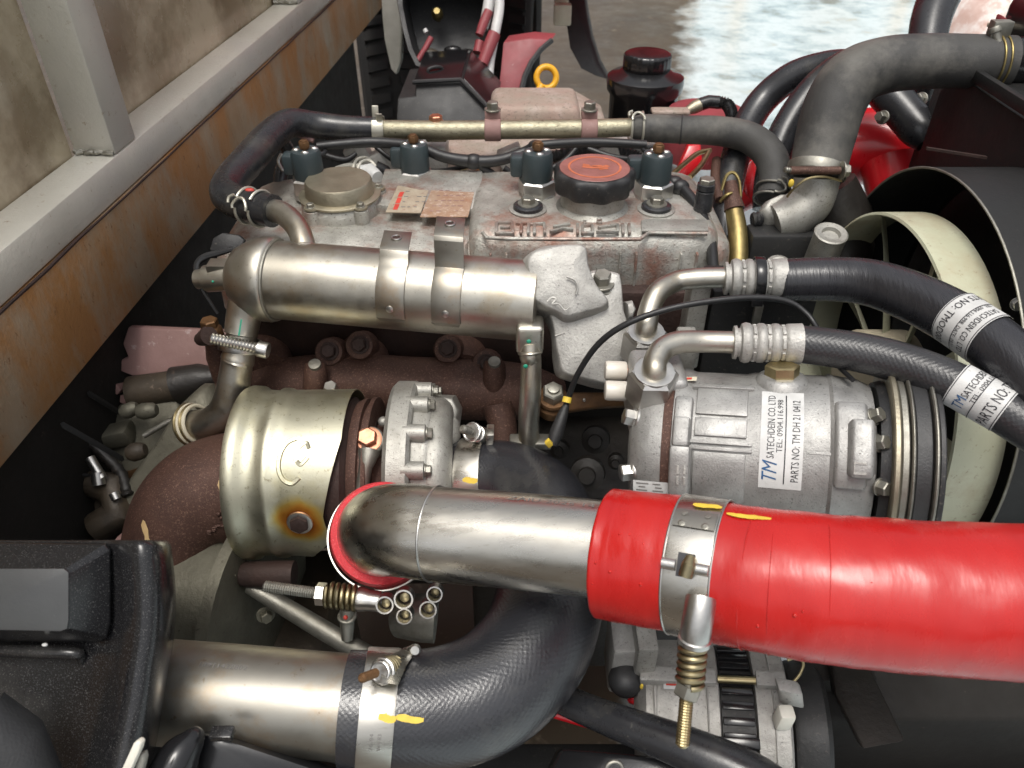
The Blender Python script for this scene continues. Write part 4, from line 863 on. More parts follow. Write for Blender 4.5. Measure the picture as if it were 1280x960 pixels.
# ================================================================== exhaust manifold
XM = thing('exhaust_manifold', 'dark brown cast iron exhaust manifold log under the cooler', 'manifold', P(480, 475, .83))
pa = hose_path(((290, 500, .86, 36), (340, 488, .85, 38), (420, 480, .84, 38), (520, 484, .83, 38), (610, 488, .825, 38), (660, 490, .82, 34), (700, 492, .83, 20)), 8)
B().tube(pa, 32).build('log', 'iron', XM)
for x0, y0 in ((330, 425), (452, 425), (575, 425)):
    q = hose_path(((x0 + 2, 470, .835, 34), (x0 + 2, 440, .87, 32), (x0 + 4, 415, .91, 32)), 6); B().tube(q, 24).build('runner', 'iron', XM)
for x, y in ((450, 432), (560, 437), (412, 440), (608, 455)):
    b = B(); b.lathe(P(x, y, .815), V((0, -.8, .6)), [(-.02, .017), (0, .0155), (.004, .014), (.005, .009)], 20); b.build('flange_ear', 'iron', XM)
    bolt(XM, P(x, y - 1, .810), V((0, -.8, .6)), .0076, .009, 'iron_dark', 1.3)
for x, y in ((394, 478), (618, 475)):
    q = PR([(x, y - 24, .79, 12), (x, y - 18, .79, 14), (x, y + 4, .80, 15), (x + 2, y + 28, .81, 10)]); B().tube(q, 20).build('boss', 'iron', XM)
    b = B(); b.lathe(P(x, y - 21, .783), (0, -.35, 1), [(0, .0065), (.0035, .0062), (.004, .003)], 16); b.build('stud', 'zinc_dull', XM)
bolt(XM, P(415, 490, .785), (0, -.3, 1), .007, .010, 'zinc', 0)
q = PR([(622, 505, .80, 20), (628, 530, .80, 18), (630, 560, .80, 17)]); B().tube(q, 20).build('feed_pipe', 'iron', XM)

# ================================================================== turbocharger
TC = V((0, .55, -.17)); TX = V((1, 0, 0))
TB = thing('turbocharger', 'turbocharger with brown iron turbine elbow and silver compressor housing', 'turbo', (-.15, .55, -.26))
pa = hose_path(((335, 606, .775, 70), (292, 611, .77, 71), (256, 622, .765, 69), (230, 646, .762, 64), (216, 684, .765, 60), (208, 720, .77, 58), (204, 760, .78, 56)), 8)
B().tube(pa, 40).build('turbine_elbow', 'iron', TB)
b = B(); c, t, r = at(pa, .70); b.lathe(c, t, [(-.005, r + .001), (-.004, r + .005), (.004, r + .005), (.005, r + .001)], 40); b.build('elbow_flange', 'pink_primer', TB)
b = B(); fn = lambda u_, v_: P(u_, v_, .0)   # tan chalk strokes and cast mark on the elbow
def on_tube(path, t, ang, lift=.0004):
    c, d, r = at(path, t); q = CAM - c; e1 = (q - d * q.dot(d)).normalized(); e2 = d.cross(e1); return c + (r + lift) * (math.cos(ang) * e1 + math.sin(ang) * e2)
vs = []
for k in range(13):
    a = .62 - .55 * k / 12; wv = .07 * (1 + .3 * math.sin(k * 1.7)) * (1 if 0 < k < 12 else .4); tt_ = .52 + .16 * k / 12; vs += [on_tube(pa, tt_, a - wv), on_tube(pa, tt_, a + wv)]
b.add(vs, [(2 * i, 2 * i + 1, 2 * i + 3, 2 * i + 2) for i in range(12)]); b.build('chalk_mark', 'mark_tan', TB)
vs = []
b = B(); vs = [on_tube(pa, t, a) for t, a in ((.175, .02), (.16, -.02), (.145, .0), (.14, .10), (.15, .20), (.17, .19), (.18, .11))]; b.add(vs, [tuple(range(7))]); b.build('chalk_mark', 'mark_tan', TB)
b = B()
for tt, aa in ((.19, -.33), (.21, -.36), (.20, -.44), (.18, -.40)): b.sphere(on_tube(pa, tt, aa, 0), .0022, 8)
for k in range(14): b.box(on_tube(pa, .17 + .016 * k, -.60 - .03 * math.sin(k), 0), (.0013 + .001 * random.random(), 0, 0), (0, .0006, .0004), (0, -.0004, .0013))
b.build('cast_mark', 'iron', TB)
# tin heat shield over the turbine
hotp = TC + V((-.190, -.0805 * math.sin(1.38), .0805 * math.cos(1.38))); hotq = TC + V((-.160, .0, .081))
shield_material(tuple(hotp), tuple(hotq))
HS = thing('turbine_shield', 'straw coloured tin heat shield with orange heat tint round its bolt', 'heat shield', TC + V((-.2, -.08, 0)))
prof = [(-.258, .0840), (-.2545, .0855), (-.246, .0850), (-.2425, .0815), (-.2270, .0805), (-.2235, .0832), (-.2180, .0830), (-.2150, .0812), (-.205, .0812)]
n = 60; rings = []; a0, a1 = math.radians(-75), math.radians(139)
for th in (0, -.0010):
    for j in range(len(prof) + 6):
        ring = []
        for i in range(n + 1):
            a = a0 + (a1 - a0) * i / n; deg = math.degrees(a)
            xr = -.153 - .016 * max(0, min(1, (deg - 25) / 50)) - .024 * max(0, min(1, (deg - 84) / 44)) ** 1.3 + .006 * math.exp(-((deg - 96) / 12) ** 2)
            if j < len(prof): x, r = prof[j]
            else: f = (j - len(prof) + 1) / 6; x, r = prof[-1][0] + (xr - prof[-1][0]) * f, .0812 + .0008 * f
            r += th; ring.append(TC + V((x, -r * math.sin(a), r * math.cos(a))))
        rings.append(ring)
m_ = len(prof) + 6; rr_ = rings[:m_] + rings[m_:][::-1]; rr_.append(rr_[0])
B().loft(rr_, False, False).build('shell', 'shield', HS, sharp=50)
bd = V((0, -math.sin(1.38), math.cos(1.38)))
b = B(); b.lathe(hotp + bd * .001, bd, [(0, .0118), (.0016, .0115), (.002, .009)], 26); b.build('washer', 'zinc', HS)
b = B(); b.lathe(hotp + bd * .0025, bd, [(0, .0088), (.004, .0085), (.0048, .0060)], 6); b.build('bolt_head', 'iron_dark', HS)
b = B()
def on_shield(x, deg, l=-.0012): a = math.radians(deg); return TC + V((x, -(.0815 + l) * math.sin(a), (.0815 + l) * math.cos(a)))
b.tube(spl([(on_shield(x, d_), .0028) for x, d_ in ((-.193, 24), (-.201, 27), (-.206, 34), (-.207, 43), (-.203, 50), (-.195, 53), (-.188, 49))], 5), 6)
b.tube(spl([(on_shield(x, d_), .0026) for x, d_ in ((-.190, 30), (-.184, 27), (-.181, 31))], 5), 6); b.tube(spl([(on_shield(x, d_), .0026) for x, d_ in ((-.181, 36), (-.187, 41), (-.191, 39))], 5), 6)
b.build('embossed_sign', 'shield', HS)
b = B(); b.lathe(TC + V((-.245, 0, 0)), TX, [(0, .072), (.03, .074), (.09, .074), (.10, .060), (.115, .055)], 44); b.build('turbine_housing', 'iron_dark', TB)
b = B(); b.lathe(TC + V((-.150, 0, 0)), TX, [(0, .070), (.006, .073), (.009, .073), (.010, .068), (.013, .068), (.014, .074), (.018, .074), (.020, .05), (.05, .045)], 48); b.build('centre_flange', 'iron', TB)
# oil feed
OL = thing('oil_feed_line', 'grey oil feed pipe with a copper banjo bolt beside the heat shield', 'pipe', P(455, 580, .72))
c = P(462, 553, .715); b = B(); b.lathe(c, (0, -.45, .9), [(-.008, .0145), (.004, .0145), (.0055, .013)], 24); b.build('banjo_eye', 'zinc_dull', OL)
b = B(); u_ = V((0, -.45, .9)).normalized(); b.lathe(c + u_ * .005, u_, [(0, .0125), (.0022, .0125), (.003, .010)], 24); b.hexa(c + u_ * .007, u_, .0092, .009); b.build('banjo_bolt', 'copper', OL, sharp=30)
b = B(); b.tube(PR([(461, 565, .705, 14), (459, 578, .70, 10), (457, 584, .70, 8.5), (447, 640, .70, 8.5), (440, 690, .70, 8.5)]), 18); b.build('feed_pipe', 'zinc_dull', OL)
# compressor housing
b = B(); b.lathe(TC + V((-.116, 0, 0)), TX, [(0, .076), (.001, .086), (.005, .0900), (.022, .0900), (.025, .087), (.0255, .080), (.034, .079)], 60); b.build('compressor_flange', 'cast', TB)
b = B(); b.lathe(TC + V((-.085, 0, 0)), TX, [(0, .078), (.006, .079), (.014, .073), (.020, .062), (.023, .054), (.024, .045)], 56); b.build('compressor_volute', 'cast', TB, sharp=50)
b = B(); b.pillow([P(x, y, .785) for x, y in ((529, 498), (546, 493), (570, 494), (578, 510), (574, 540), (552, 545), (532, 530))], -FW * .03, .22); b.build('outlet_block', 'cast', TB, sharp=45)
b = B(); b.tube(PR([(556, 560, .735, 15), (562, 545, .74, 14), (562, 530, .75, 13)]), 18); b.build('outlet_boss', 'cast', TB)
b = B(); b.tube(PR([(535, 604, .745, 50), (558, 604, .742, 47), (575, 604, .74, 45)]), 36); b.build('outlet_neck', 'cast', TB)
for x, y in ((479, 527), (487, 590)):
    b = B(); b.sphere(P(x, y, .735), .005, 12); b.build('lug', 'cast', TB)
for k in range(7):
    a = -.9 + k * .42; dd = V((0, -math.sin(a), math.cos(a))); b = B(); b.lathe(TC + V((-.094, 0, 0)) + dd * .082, TX, [(-.004, .0085), (.016, .0080), (.017, .005)], 16); b.build('flange_lug', 'cast', TB)
    bolt(TB, TC + V((-.077, 0, 0)) + dd * .082, TX, .0048, .005, 'zinc_dull', 1.2)
b = B(); pts_ = []
for k in range(22):
    a = -1.5 + k * .17; rr2 = .060; tr = .013 + .008 * k / 21; dd = V((0, -math.sin(a), math.cos(a))); pts_.append((TC + V((-.072, 0, 0)) + dd * rr2, tr))
b.tube(pts_, 18); b.build('scroll', 'cast', TB)
# waste gate bits below
b = B(); b.tube(PR([(295, 716, .74, 12), (310, 718, .735, 16), (350, 718, .73, 17), (368, 718, .73, 17)]), 22); b.build('wastegate_arm', 'iron_dark', TB)
b = B(); b.lathe(P(296, 714, .732), V((-1, -.2, .1)), [(0, .011), (.006, .011), (.007, .008)], 6); b.build('wastegate_nut', 'label_cream', TB)
b = B(); b.tube(PR([(205, 735, .78, 10), (240, 720, .775, 10), (275, 696, .77, 10)]), 14); b.build('stay', 'pink_primer', TB)
DP = thing('drain_pipe', 'grey steel drain pipe running down to the right under the turbo', 'pipe', P(390, 770, .72))
pa = hose_path(((312, 733, .74, 9), (350, 755, .735, 11), (400, 785, .72, 12), (440, 808, .71, 12), (470, 822, .70, 10)), 6); B().tube(pa, 18).build('pipe', 'zinc_dull', DP)
b = B(); b.tube(PR([(434, 762, .70, 9), (434, 780, .70, 9), (434, 800, .70, 7)]), 14); b.torus(P(434, 770, .70), (0, 0, 1), .0072, .0018, 18, 8); b.build('union', 'zinc_dull', DP)
b = B(); b.sphere(P(432, 772, .69), .0022, 8); b.build('red_dot', 'ink_red', DP)
b = B(); b.tube(PR([(500, 770, .70, 26), (530, 772, .69, 30), (545, 773, .69, 30)]), 24); b.build('drain_body', 'zinc_dull', DP)

# ================================================================== charge pipes and hoses
BHs = ((556, 604, .742, 50), (590, 600, .738, 51), (640, 606, .725, 53), (675, 630, .70, 57), (690, 675, .66, 62), (688, 740, .61, 67), (668, 805, .572, 71), (620, 858, .548, 73), (555, 884, .535, 73), (490, 888, .528, 72), (432, 886, .526, 70))
BH = thing('charge_hose', 'black fabric wrapped turbo hose curving in a U under the steel pipe', 'hose', P(690, 740, .62))
pbh = hose_path(BHs, 14); B().tube(pbh, 48).build('hose', 'rubber_wrap', BH)
SP = thing('charge_pipe', 'brushed steel pipe at lower left leading into the black hose', 'pipe', P(300, 870, .53))
pa = hose_path(((490, 888, .527, 63), (440, 884, .527, 63), (300, 872, .53, 63), (180, 862, .535, 62), (40, 850, .545, 61)), 6); B().tube(pa, 48).build('pipe', 'steel_pipe', SP)
b = B(); fn = cylmap(P(300, 872, .53), pa[12][0] - pa[6][0], mm(63, .53)); ax_ = pa[12][0] - pa[6][0]
put_text(b, '10911422802', lambda u_, v_: fn(.50 + v_ / .0345, .022 - u_), 0, 0, .0050, .033); b.build('stamped_number', 'ink_grey', SP)

def tbolt_band(T, c, ax_, r, wd, ref=None, mat='steel'):
    b = B(); band(b, c, ax_, r, wd, .0011, 72); b.build('band', mat, T)
def spring_bolt(T, pts, rth=.0040, rsp=.0080, turns=6, wire_r=.0016, sleeve=None, smat='spring', tmat='zinc_yellow'):
    """pts: thread end, nut, spring start, spring end, sleeve end"""
    te, nu, s0, s1, se = [Vector(p) for p in pts]; d = (se - te).normalized()
    b = B(); b.screw(s0, te, rth, .0009); b.build('threaded_rod', 'zinc_dull', T, sharp=20)
    b = B(); b.hexa(nu, (s0 - nu), rth * 1.9, (s0 - nu).length, .1); b.build('nut', 'zinc', T, sharp=30)
    b = B(); b.coil(s0, s1, rsp, wire_r, turns); b.build('spring', smat, T)
    b = B(); b.tube([(s1, rsp * 1.0), (s1.lerp(se, .15), rsp * 1.12), (s1.lerp(se, .5), rsp * .95), (se, rsp * .9)], 20); b.build('sleeve', 'zinc', T)
# upper clamp on the black hose
U1 = thing('hose_clamp', 'polished band clamp on the black hose next to the silver compressor housing', 'clamp', P(590, 570, .74), 'T bolt hose clamps')
c, t = P(596, 600.5, .737), at(pbh, .09)[1]; tbolt_band(U1, c, t, mm(52.2, .737), .024, mat='steel')
p = P(592, 541, .72)
b = B(); b.screw(P(588, 540, .70), P(578, 536, .69), .0042); b.build('threaded_rod', 'zinc_dull', U1)
b = B(); b.hexa(P(594, 541, .713), P(583, 537, .697) - P(594, 541, .713), .0085, .008); b.torus(P(590, 540, .707), P(583, 537, .697) - P(594, 541, .713), .0080, .0014, 24, 8); b.build('nut', 'zinc', U1, sharp=30)
b = B(); b.lathe(P(604, 545, .725), P(583, 537, .697) - P(594, 541, .713), [(0, .008), (.014, .008), (.015, .006)], 18); b.build('trunnion', 'zinc', U1)
b = B(); b.box(P(612, 548, .722), V((.0035, 0, 0)), V((0, .008, 0)), V((.001, 0, .011))); b.build('band_loop', 'steel', U1, .001)
b = B(); fn = cylmap(c, t, mm(52.6, .739), .0012); dab(b, fn, -.06, .08, -.002, .012); b.build('yellow_mark', 'mark_yellow', U1)
fn2 = cylmap(at(pbh, .10)[0], at(pbh, .10)[1], at(pbh, .10)[2], .0004); b = B(); dab(b, fn2, -.10, .03, -.012, .012); b.build('yellow_mark', 'mark_yellow', BH)
# lower clamp
L1 = thing('hose_clamp', 'wide polished band clamp with yellow paint on the black hose at bottom centre', 'clamp', P(480, 880, .50), 'T bolt hose clamps')
c, t = P(474, 888, .527), (P(440, 886, .526) - P(510, 889, .53)).normalized(); tbolt_band(L1, c, t, mm(72.6, .527), .0225)
sl = P(481, 838, .500); te = P(452, 848, .470)
b = B(); b.screw(P(470, 841, .487), te, .0030, .0009); b.build('threaded_rod', 'rust_bracket', L1)
b = B(); dd = (te - sl).normalized(); b.hexa(sl, dd, .0075, .007); b.torus(sl + dd * .003, dd, .0074, .0013, 24, 8); b.torus(sl + dd * .0065, dd, .0060, .0012, 24, 8); b.build('nut', 'zinc', L1, sharp=30)
b = B(); b.coil(sl - dd * .016, sl, .0070, .0014, 5); b.lathe(sl - dd * .018, dd, [(0, .0058), (.019, .0058)], 18); b.build('spring', 'spring', L1)
b = B(); b.prism([P(482, 822, .506), P(516, 806, .530), P(521, 812, .530), P(507, 834, .505), P(498, 856, .487), P(474, 853, .486)], V((0, .0015, -.001))); b.build('bridge', 'steel', L1, .0006)
b = B(); b.lathe(P(519, 812, .522), -FW, [(0, .004), (.002, .003)], 14); b.build('rivet', 'zinc', L1)
fn = cylmap(c, t, mm(74, .527), .0008); b = B(); dab(b, fn, -.17, -.04, -.012, -.001); b.build('yellow_mark', 'mark_yellow', L1)
fn = cylmap(P(510, 889, .53), t, mm(73, .53), .0004); b = B(); dab(b, fn, -.17, -.05, -.010, .008); b.build('yellow_mark', 'mark_yellow', BH)
fn = cylmap(c, t, mm(74, .527), .0008); b = B()
put_text(b, 'W4-83', lambda u_, v_: fn(-.62 + u_ / .040, v_ - .004), 0, 0, .0035, .011); put_text(b, '76-84', lambda u_, v_: fn(-.62 + u_ / .040, v_ + .001), 0, 0, .0035, .011); b.build('stamping', 'ink_grey', L1)
# upper steel pipe
IP = thing('intake_pipe', 'shiny stainless intake pipe crossing the middle with a rounded elbow end', 'pipe', P(620, 672, .54))
pip = hose_path(((860, 706, .492, 63), (800, 696, .505, 61.5), (740, 685, .518, 60.5), (640, 675, .535, 59.5), (545, 667, .550, 58.5), (512, 663, .558, 58), (490, 662, .575, 57), (478, 664, .60, 55.5), (477, 669, .64, 53), (482, 676, .70, 50)), 12)
B().tube(pip, 56).build('pipe', 'steel', IP)
c, t, r = at(pip, .445); b = B(); b.torus(c, t, r + .0001, .0009, 56, 8); b.build('weld_seam', 'zinc', IP)
fn = cylmap(P(660, 677, .532), P(800, 696, .505) - P(545, 667, .55), mm(60, .532)); b = B()
put_text(b, 'ZAIU 2025 14', lambda u_, v_: fn(.92 + v_ / .033, u_ - .012), 0, 0, .0062, .060); b.build('etched_marks', 'ink_grey', IP)
RS = thing('coupling_sleeve', 'red woven silicone sleeve end round the rounded elbow of the steel pipe', 'hose', P(478, 670, .63))
pa = [(P(478, 666, .598), mm(54, .598)), (P(478, 666, .597), mm(63, .597)), (P(478, 667, .602), mm(65, .602)), (P(480, 671, .64), mm(62, .64)), (P(484, 677, .69), mm(58, .69))]
b = B(); b.tube(pa, 56); b.build('sleeve', 'red_hem', RS, sharp=60)
C1 = thing('hose_clamp', 'spring loaded clamp under the red sleeve at the elbow of the steel pipe', 'clamp', P(450, 735, .61), 'T bolt hose clamps')
c, t = P(477, 672, .624), (P(480, 672, .64) - P(478, 667, .604)).normalized(); tbolt_band(C1, c, t, mm(63.6, .624), .020)
spring_bolt(C1, (P(332, 733, .60), P(396, 742, .597), P(408, 743, .597), P(446, 748, .597), P(476, 752, .597)), .0046, .0086, 5.5, .0019)
for x, y, r, d in ((484, 751, 11, .588), (507, 744, 12, .590), (508, 765, 10, .598), (537, 757, 11, .60), (545, 738, 10, .60)):
    b = B(); b.lathe(P(x, y, d), -FW, [(0, mm(r, d)), (.012, mm(r, d)), (.012, mm(r, d) * .82), (0, mm(r, d) * .82), (0, mm(r, d))], 28, cap=False); b.build('band_loop', 'zinc', C1)
    b = B(); b.lathe(P(x, y, d + .004), -FW, [(0, mm(r, d) * .6), (.006, mm(r, d) * .5), (.007, .001)], 18); b.build('loop_pin', 'spring', C1)
# red hose
RH = thing('silicone_hose', 'large glossy red silicone hose running off to the right', 'hose', P(1050, 736, .455))
prh = hose_path(((757, 690, .514, 79.5), (800, 697, .505, 82), (870, 708, .49, 85), (950, 724, .472, 88.5), (1030, 734, .459, 91), (1110, 742, .450, 93), (1200, 748, .443, 94.5), (1330, 753, .434, 96)), 14)
b = B(); random.seed(3)
pl = []
for i, (p, r) in enumerate(prh):
    pl.append((p, r * (1 + .0018 * random.uniform(-1, 1) + (.003 * math.sin(i * .29) + .002 * math.sin(i * .61 + 1) if i > 30 else .0012 * math.sin(i * 1.1)))))
pl[0] = (pl[0][0], pl[0][1] * .985); b.tube([(pl[0][0] + (pl[1][0] - pl[0][0]) * .02, mm(62, .514))] + pl, 72); b.crumple(.0010, 34, 6); b.build('hose', 'red_silicone', RH, sharp=60)
for x_, k_ in ((936, .5), (969, .35), (1029, .4)):
    j = min(range(len(prh)), key=lambda i: abs(640 + (prh[i][0] - CAM).dot(RT) / dep(prh[i][0]) * FPX - x_)); f_ = prh[j]
    b = B(); b.torus(f_[0], (prh[j + 1][0] - prh[j - 1][0]), f_[1] - .0001, .0004 * (k_ + .3), 72, 6); b.build('wrap_line', 'red_silicone', RH)
for k_ in range(14):   # drops of water left on the hose
    t_ = random.choice((random.uniform(.03, .2), random.uniform(.36, .8))); c_, d_, r_ = at(prh, t_); fd = cylmap(c_, d_, r_, -.0004); b = B(); rr_d = random.uniform(.0005, .0013)
    b.sphere(fd(random.uniform(-.75, .35), 0), rr_d, 10, (1, .8, random.uniform(.8, 1.6))); b.build('water_drop', 'red_drop', RH)
C2 = thing('hose_clamp', 'steel clamp with long spring bolt on the red hose', 'clamp', P(875, 720, .45), 'T bolt hose clamps')
c, t, r = at(prh, .275); c = P(876, 709, .489); t = (P(950, 724, .472) - P(800, 697, .505)).normalized(); r = mm(85.4, .489); tbolt_band(C2, c, t, r, .0275)
fn = cylmap(c, t, r, .0022)
b = B()
for s in (-1, 1): b.torus(c + t * s * .0140, t, r + .0010, .0007, 72, 6)
b.build('band_edges', 'zinc', C2)
b = B(); patch_on(b, fn, .50, .80, -.0125, .0125, 6, 3); b.build('weld_tab', 'steel_pipe', C2)
for th, h in ((.55, -.007), (.55, .007), (.72, -.007), (.72, .007)):
    b = B(); n_ = (fn(th, h) - fn(th + PI, h)).normalized(); b.lathe(fn(th, h), n_, [(0, .0024 if th < .6 else .0014), (.0003, .002), (.0004, .001)], 14); b.build('spot_weld', 'zinc_dull', C2)
fb = cylmap(c, t, r, .0030); b = B(); patch_on(b, fb, -.16, .14, -.0050, .0050, 6, 2); b.build('slot', 'ink', C2)
p0, p1 = fb(.10, .0025), fb(-.14, .0008); b = B(); b.tube([(p0 + (CAM - p0).normalized() * .002, .0028), (p0.lerp(p1, .4) + (CAM - p0).normalized() * .0045, .0042), (p1 + (CAM - p0).normalized() * .003, .0042)], 14); b.build('hook_pin', 'spring', C2)
q0, q1 = fb(-.02, -.0135), fb(-.02, .0135)
b = B()
for q0, q1 in ((fb(-.03, -.0135), fb(-.03, -.0055)), (fb(-.03, .0055), fb(-.03, .0135))): b.tube([(q0, .0034), (q1, .0034)], 16)
b.build('trunnion', 'zinc', C2)
sl0 = P(874, 760, .437); sl1 = P(868, 802, .444)
b = B(); b.tube([(P(876, 747, .443), .0086), (P(875, 756, .4415), .0088), (sl0.lerp(sl1, .6), .0088), (sl0.lerp(sl1, .85), .0086), (sl0.lerp(sl1, .88), .0096), (sl1, .0096)], 26); b.build('sleeve', 'zinc', C2, sharp=30)
s0, s1 = P(867, 801, .446), P(862, 856, .446); b = B(); b.coil(s0, s1, .0070, .0018, 6); b.build('spring', 'spring', C2)
b = B(); b.lathe(s0, s1 - s0, [(0, .0056), ((s1 - s0).length, .0056)], 18); b.build('spring_core', 'zinc_dull', C2)
b = B(); b.hexa(s1, P(858, 868, .446) - s1, .0078, .0075); b.build('nut', 'zinc_dull', C2, sharp=30)
b = B(); b.screw(P(859, 864, .446), P(853, 931, .446), .0042, .0008); b.build('threaded_rod', 'zinc_yellow', C2, sharp=20)
b = B(); fnm = cylmap(c, t, r, .0026); dab(b, fnm, .88, .99, -.004, .0132); b.build('yellow_mark', 'mark_yellow', C2)
cq, tq, rq = P(928, 719.5, .4765), (P(1030, 734, .459) - P(870, 708, .49)).normalized(), mm(87.2, .4765)
fnm = cylmap(cq, tq, rq, .0006); b = B(); dab(b, fnm, .87, .97, -.0095, .016); b.build('yellow_mark', 'mark_yellow', RH)

# ================================================================== air conditioning compressor
AC = thing('refrigerant_compressor', 'silver cast air conditioning compressor with a white printed label', 'compressor', P(940, 640, .64))
A_, E_ = P(796, 556, .655), P(1098, 578, .602); ax = (E_ - A_).normalized(); LN = (E_ - A_).length; K = LN / 302.0
def H(px): return (px - 796) * K
q = CAM - (A_ + E_) / 2; e1 = (q - ax * q.dot(ax)).normalized(); e2 = ax.cross(e1); e2 = e2 if e2.z > 0 else -e2
RC = .0655
def cm(th, h, lift=0.0): return A_ + ax * h + (RC + lift) * (math.cos(th) * e1 + math.sin(th) * e2)
def rad(th): return math.cos(th) * e1 + math.sin(th) * e2
def raised(b, t0, t1, h0, h1, lift, base=-.004, n=6, taper=.0):
    """block standing on the drum between two angles and two stations"""
    rings = []
    for i in range(n + 1):
        th = t0 + (t1 - t0) * i / n
        rings.append([cm(th, h0, base), cm(th, h1, base), cm(th, h1 - taper, lift), cm(th, h0 + taper, lift)])
    return b.loft(rings)
b = B(); b.lathe(A_, ax, [(-.002, .040), (0, .050), (.003, .057), (.009, .0615), (.018, .0640), (H(838), .0648), (H(838), .05)], 64); b.build('rear_head', 'cast_bright', AC, sharp=40)
b = B(); b.lathe(A_, ax, [(H(838) + .0001, .055), (H(838) + .0002, .0655), (H(849), .0655), (H(849) + .0001, .055)], 64); b.build('gasket', 'iron', AC)
b = B(); b.lathe(A_, ax, [(H(849) + .0003, .055), (H(849) + .0004, .0662), (H(862), .0662), (H(872), .0640), (H(935), .0640), (H(945), RC), (H(1030), RC), (H(1034), .0672), (H(1040), .0660), (H(1066), .0640), (H(1080), .060), (H(1084), .05)], 72); b.build('drum', 'cast_bright', AC, sharp=30)
for t0, t1, h0, h1, l in ((.42, .80, 876, 938, .0008), (.16, .38, 876, 938, .0008), (-.62, -.02, 876, 938, .0008), (.035, .065, 1004, 1040, .0004), (.07, .11, 870, 945, .0016), (-.0, .04, 870, 945, .0016), (.80, .86, 870, 945, .0020)):
    b = B(); raised(b, t0, t1, H(h0), H(h1), l, taper=.0006); b.build('cast_panel', 'cast_bright', AC, .0006)
# through-bolt lugs
b = B(); raised(b, .06, .62, H(850), H(874), .0045, taper=.001); raised(b, -.50, .02, H(848), H(876), .0110, taper=.0015); raised(b, .02, .34, H(849), H(874), .0075, taper=.002); lg = b.build('lug', 'cast_bright', AC, .002)
b = B()
for h in (861, 869): raised(b, -.36, -.28, H(h - 1.2), H(h + 1.2), .0120, .010, 2); raised(b, -.25, -.17, H(h - 1.2), H(h + 1.2), .0120, .010, 2)
b.build('lug_marks', 'cast_pale', lg)
b = B(); raised(b, -.30, .66, H(1032), H(1072), .0050, taper=.002); raised(b, -.16, .40, H(1044), H(1080), .0125, taper=.004); lg = b.build('lug', 'cast_bright', AC, .0025)
b = B(); raised(b, -.12, -.10, H(1054), H(1066), .0134, .010, 1); raised(b, -.03, -.01, H(1054), H(1066), .0134, .010, 1); raised(b, -.12, -.01, H(1053), H(1054), .0134, .010, 2); b.build('lug_marks', 'cast_pale', lg)
for th, px in ((.22, 1080), (-.28, 1084), (.55, 1076)): bolt(AC, cm(th, H(px), -.004), ax * .7 + rad(th) * .7, .0055, .007, 'zinc_dull', 1.2)
# black clutch coil and pulley
b = B(); b.lathe(A_, ax, [(H(1084) + .0002, .050), (H(1085), .062), (H(1097), .064), (H(1098), .05)], 60); b.build('clutch_coil', 'plastic_matt', AC)
pb = A_ + ax * H(1095)
for h0, h1, r, mt, nm in ((0, .005, .0745, 'tin', 'pulley_rim'), (.0051, .0110, .0715, 'zinc_dull', 'pulley_groove'), (.0112, .0140, .0745, 'zinc_dull', 'pulley_rim'), (.0142, .0255, .0705, 'rubber', 'drive_belt'), (.0257, .0288, .0745, 'zinc_dull', 'pulley_rim'), (.0290, .034, .070, 'plastic_matt', 'clutch_hub')):
    b = B(); b.lathe(pb, ax, [(h0, .04), (h0 + .0003, r - .001), (h0 + .0012, r), (h1 - .0012, r), (h1 - .0003, r - .001), (h1, .04)], 72); b.build(nm, mt, AC)
# side bolts of the rear head
for th, off in ((.40, .0), (-.42, .0), (1.1, 0)): bolt(AC, A_ + ax * .004 + rad(th) * .052, -ax * .9 + rad(th) * .4, .0070, .009, 'zinc', 1.5)
# oil plug on top
d = rad(1.12); b = B(); b.lathe(cm(1.10, H(976), -.006), d, [(0, .022), (.005, .020), (.009, .0170), (.010, .014)], 32); b.build('plug_boss', 'cast_bright', AC)
b = B(); b.hexa(cm(1.10, H(976), .003), d, .0130, .0095, .1, .4); b.build('oil_plug', 'zinc_yellow', AC, sharp=30)
# printed label
TH0, TH1 = -.38, .80; h0 = H(953); h1 = H(1001)
b = B(); patch_on(b, lambda u_, v_: cm(u_, v_, .0004), TH0, TH1, h0, h1, 24, 4); LB = b.build('printed_label', 'label_white', AC)
ARC = (TH1 - TH0) * RC
def lf(f0, base):
    """line along the drum's round from fraction f0; letters stand towards the left"""
    return lambda u_, v_: cm(TH0 + (f0 * ARC + u_) / RC, h0 + (h1 - h0) * base - v_, .0007)
WDL = h1 - h0
b = B(); put_text(b, 'SATECHDEIN CO. LTD', lf(.285, .33), 0, 0, .0074, ARC * .655); put_text(b, 'TEL: 0904.116.998', lf(.345, .515), 0, 0, .0058, ARC * .545); put_text(b, 'PARTS NO: TM DH 21 0412', lf(.075, .915), 0, 0, .0076, ARC * .815); b.build('lettering', 'ink', LB)
b = B(); f_ = lf(0, .60); patch_on(b, f_, ARC * .05, ARC * .95, 0, .0008, 20, 1); b.build('rule', 'ink', LB)
b = B(); TXT.clear(); put_text(b, 'TM', lambda u_, v_: lf(.05, .41)(u_ + v_ * .25, v_), 0, 0, .0150, ARC * .19); b.build('logo', 'ink_blue', LB)
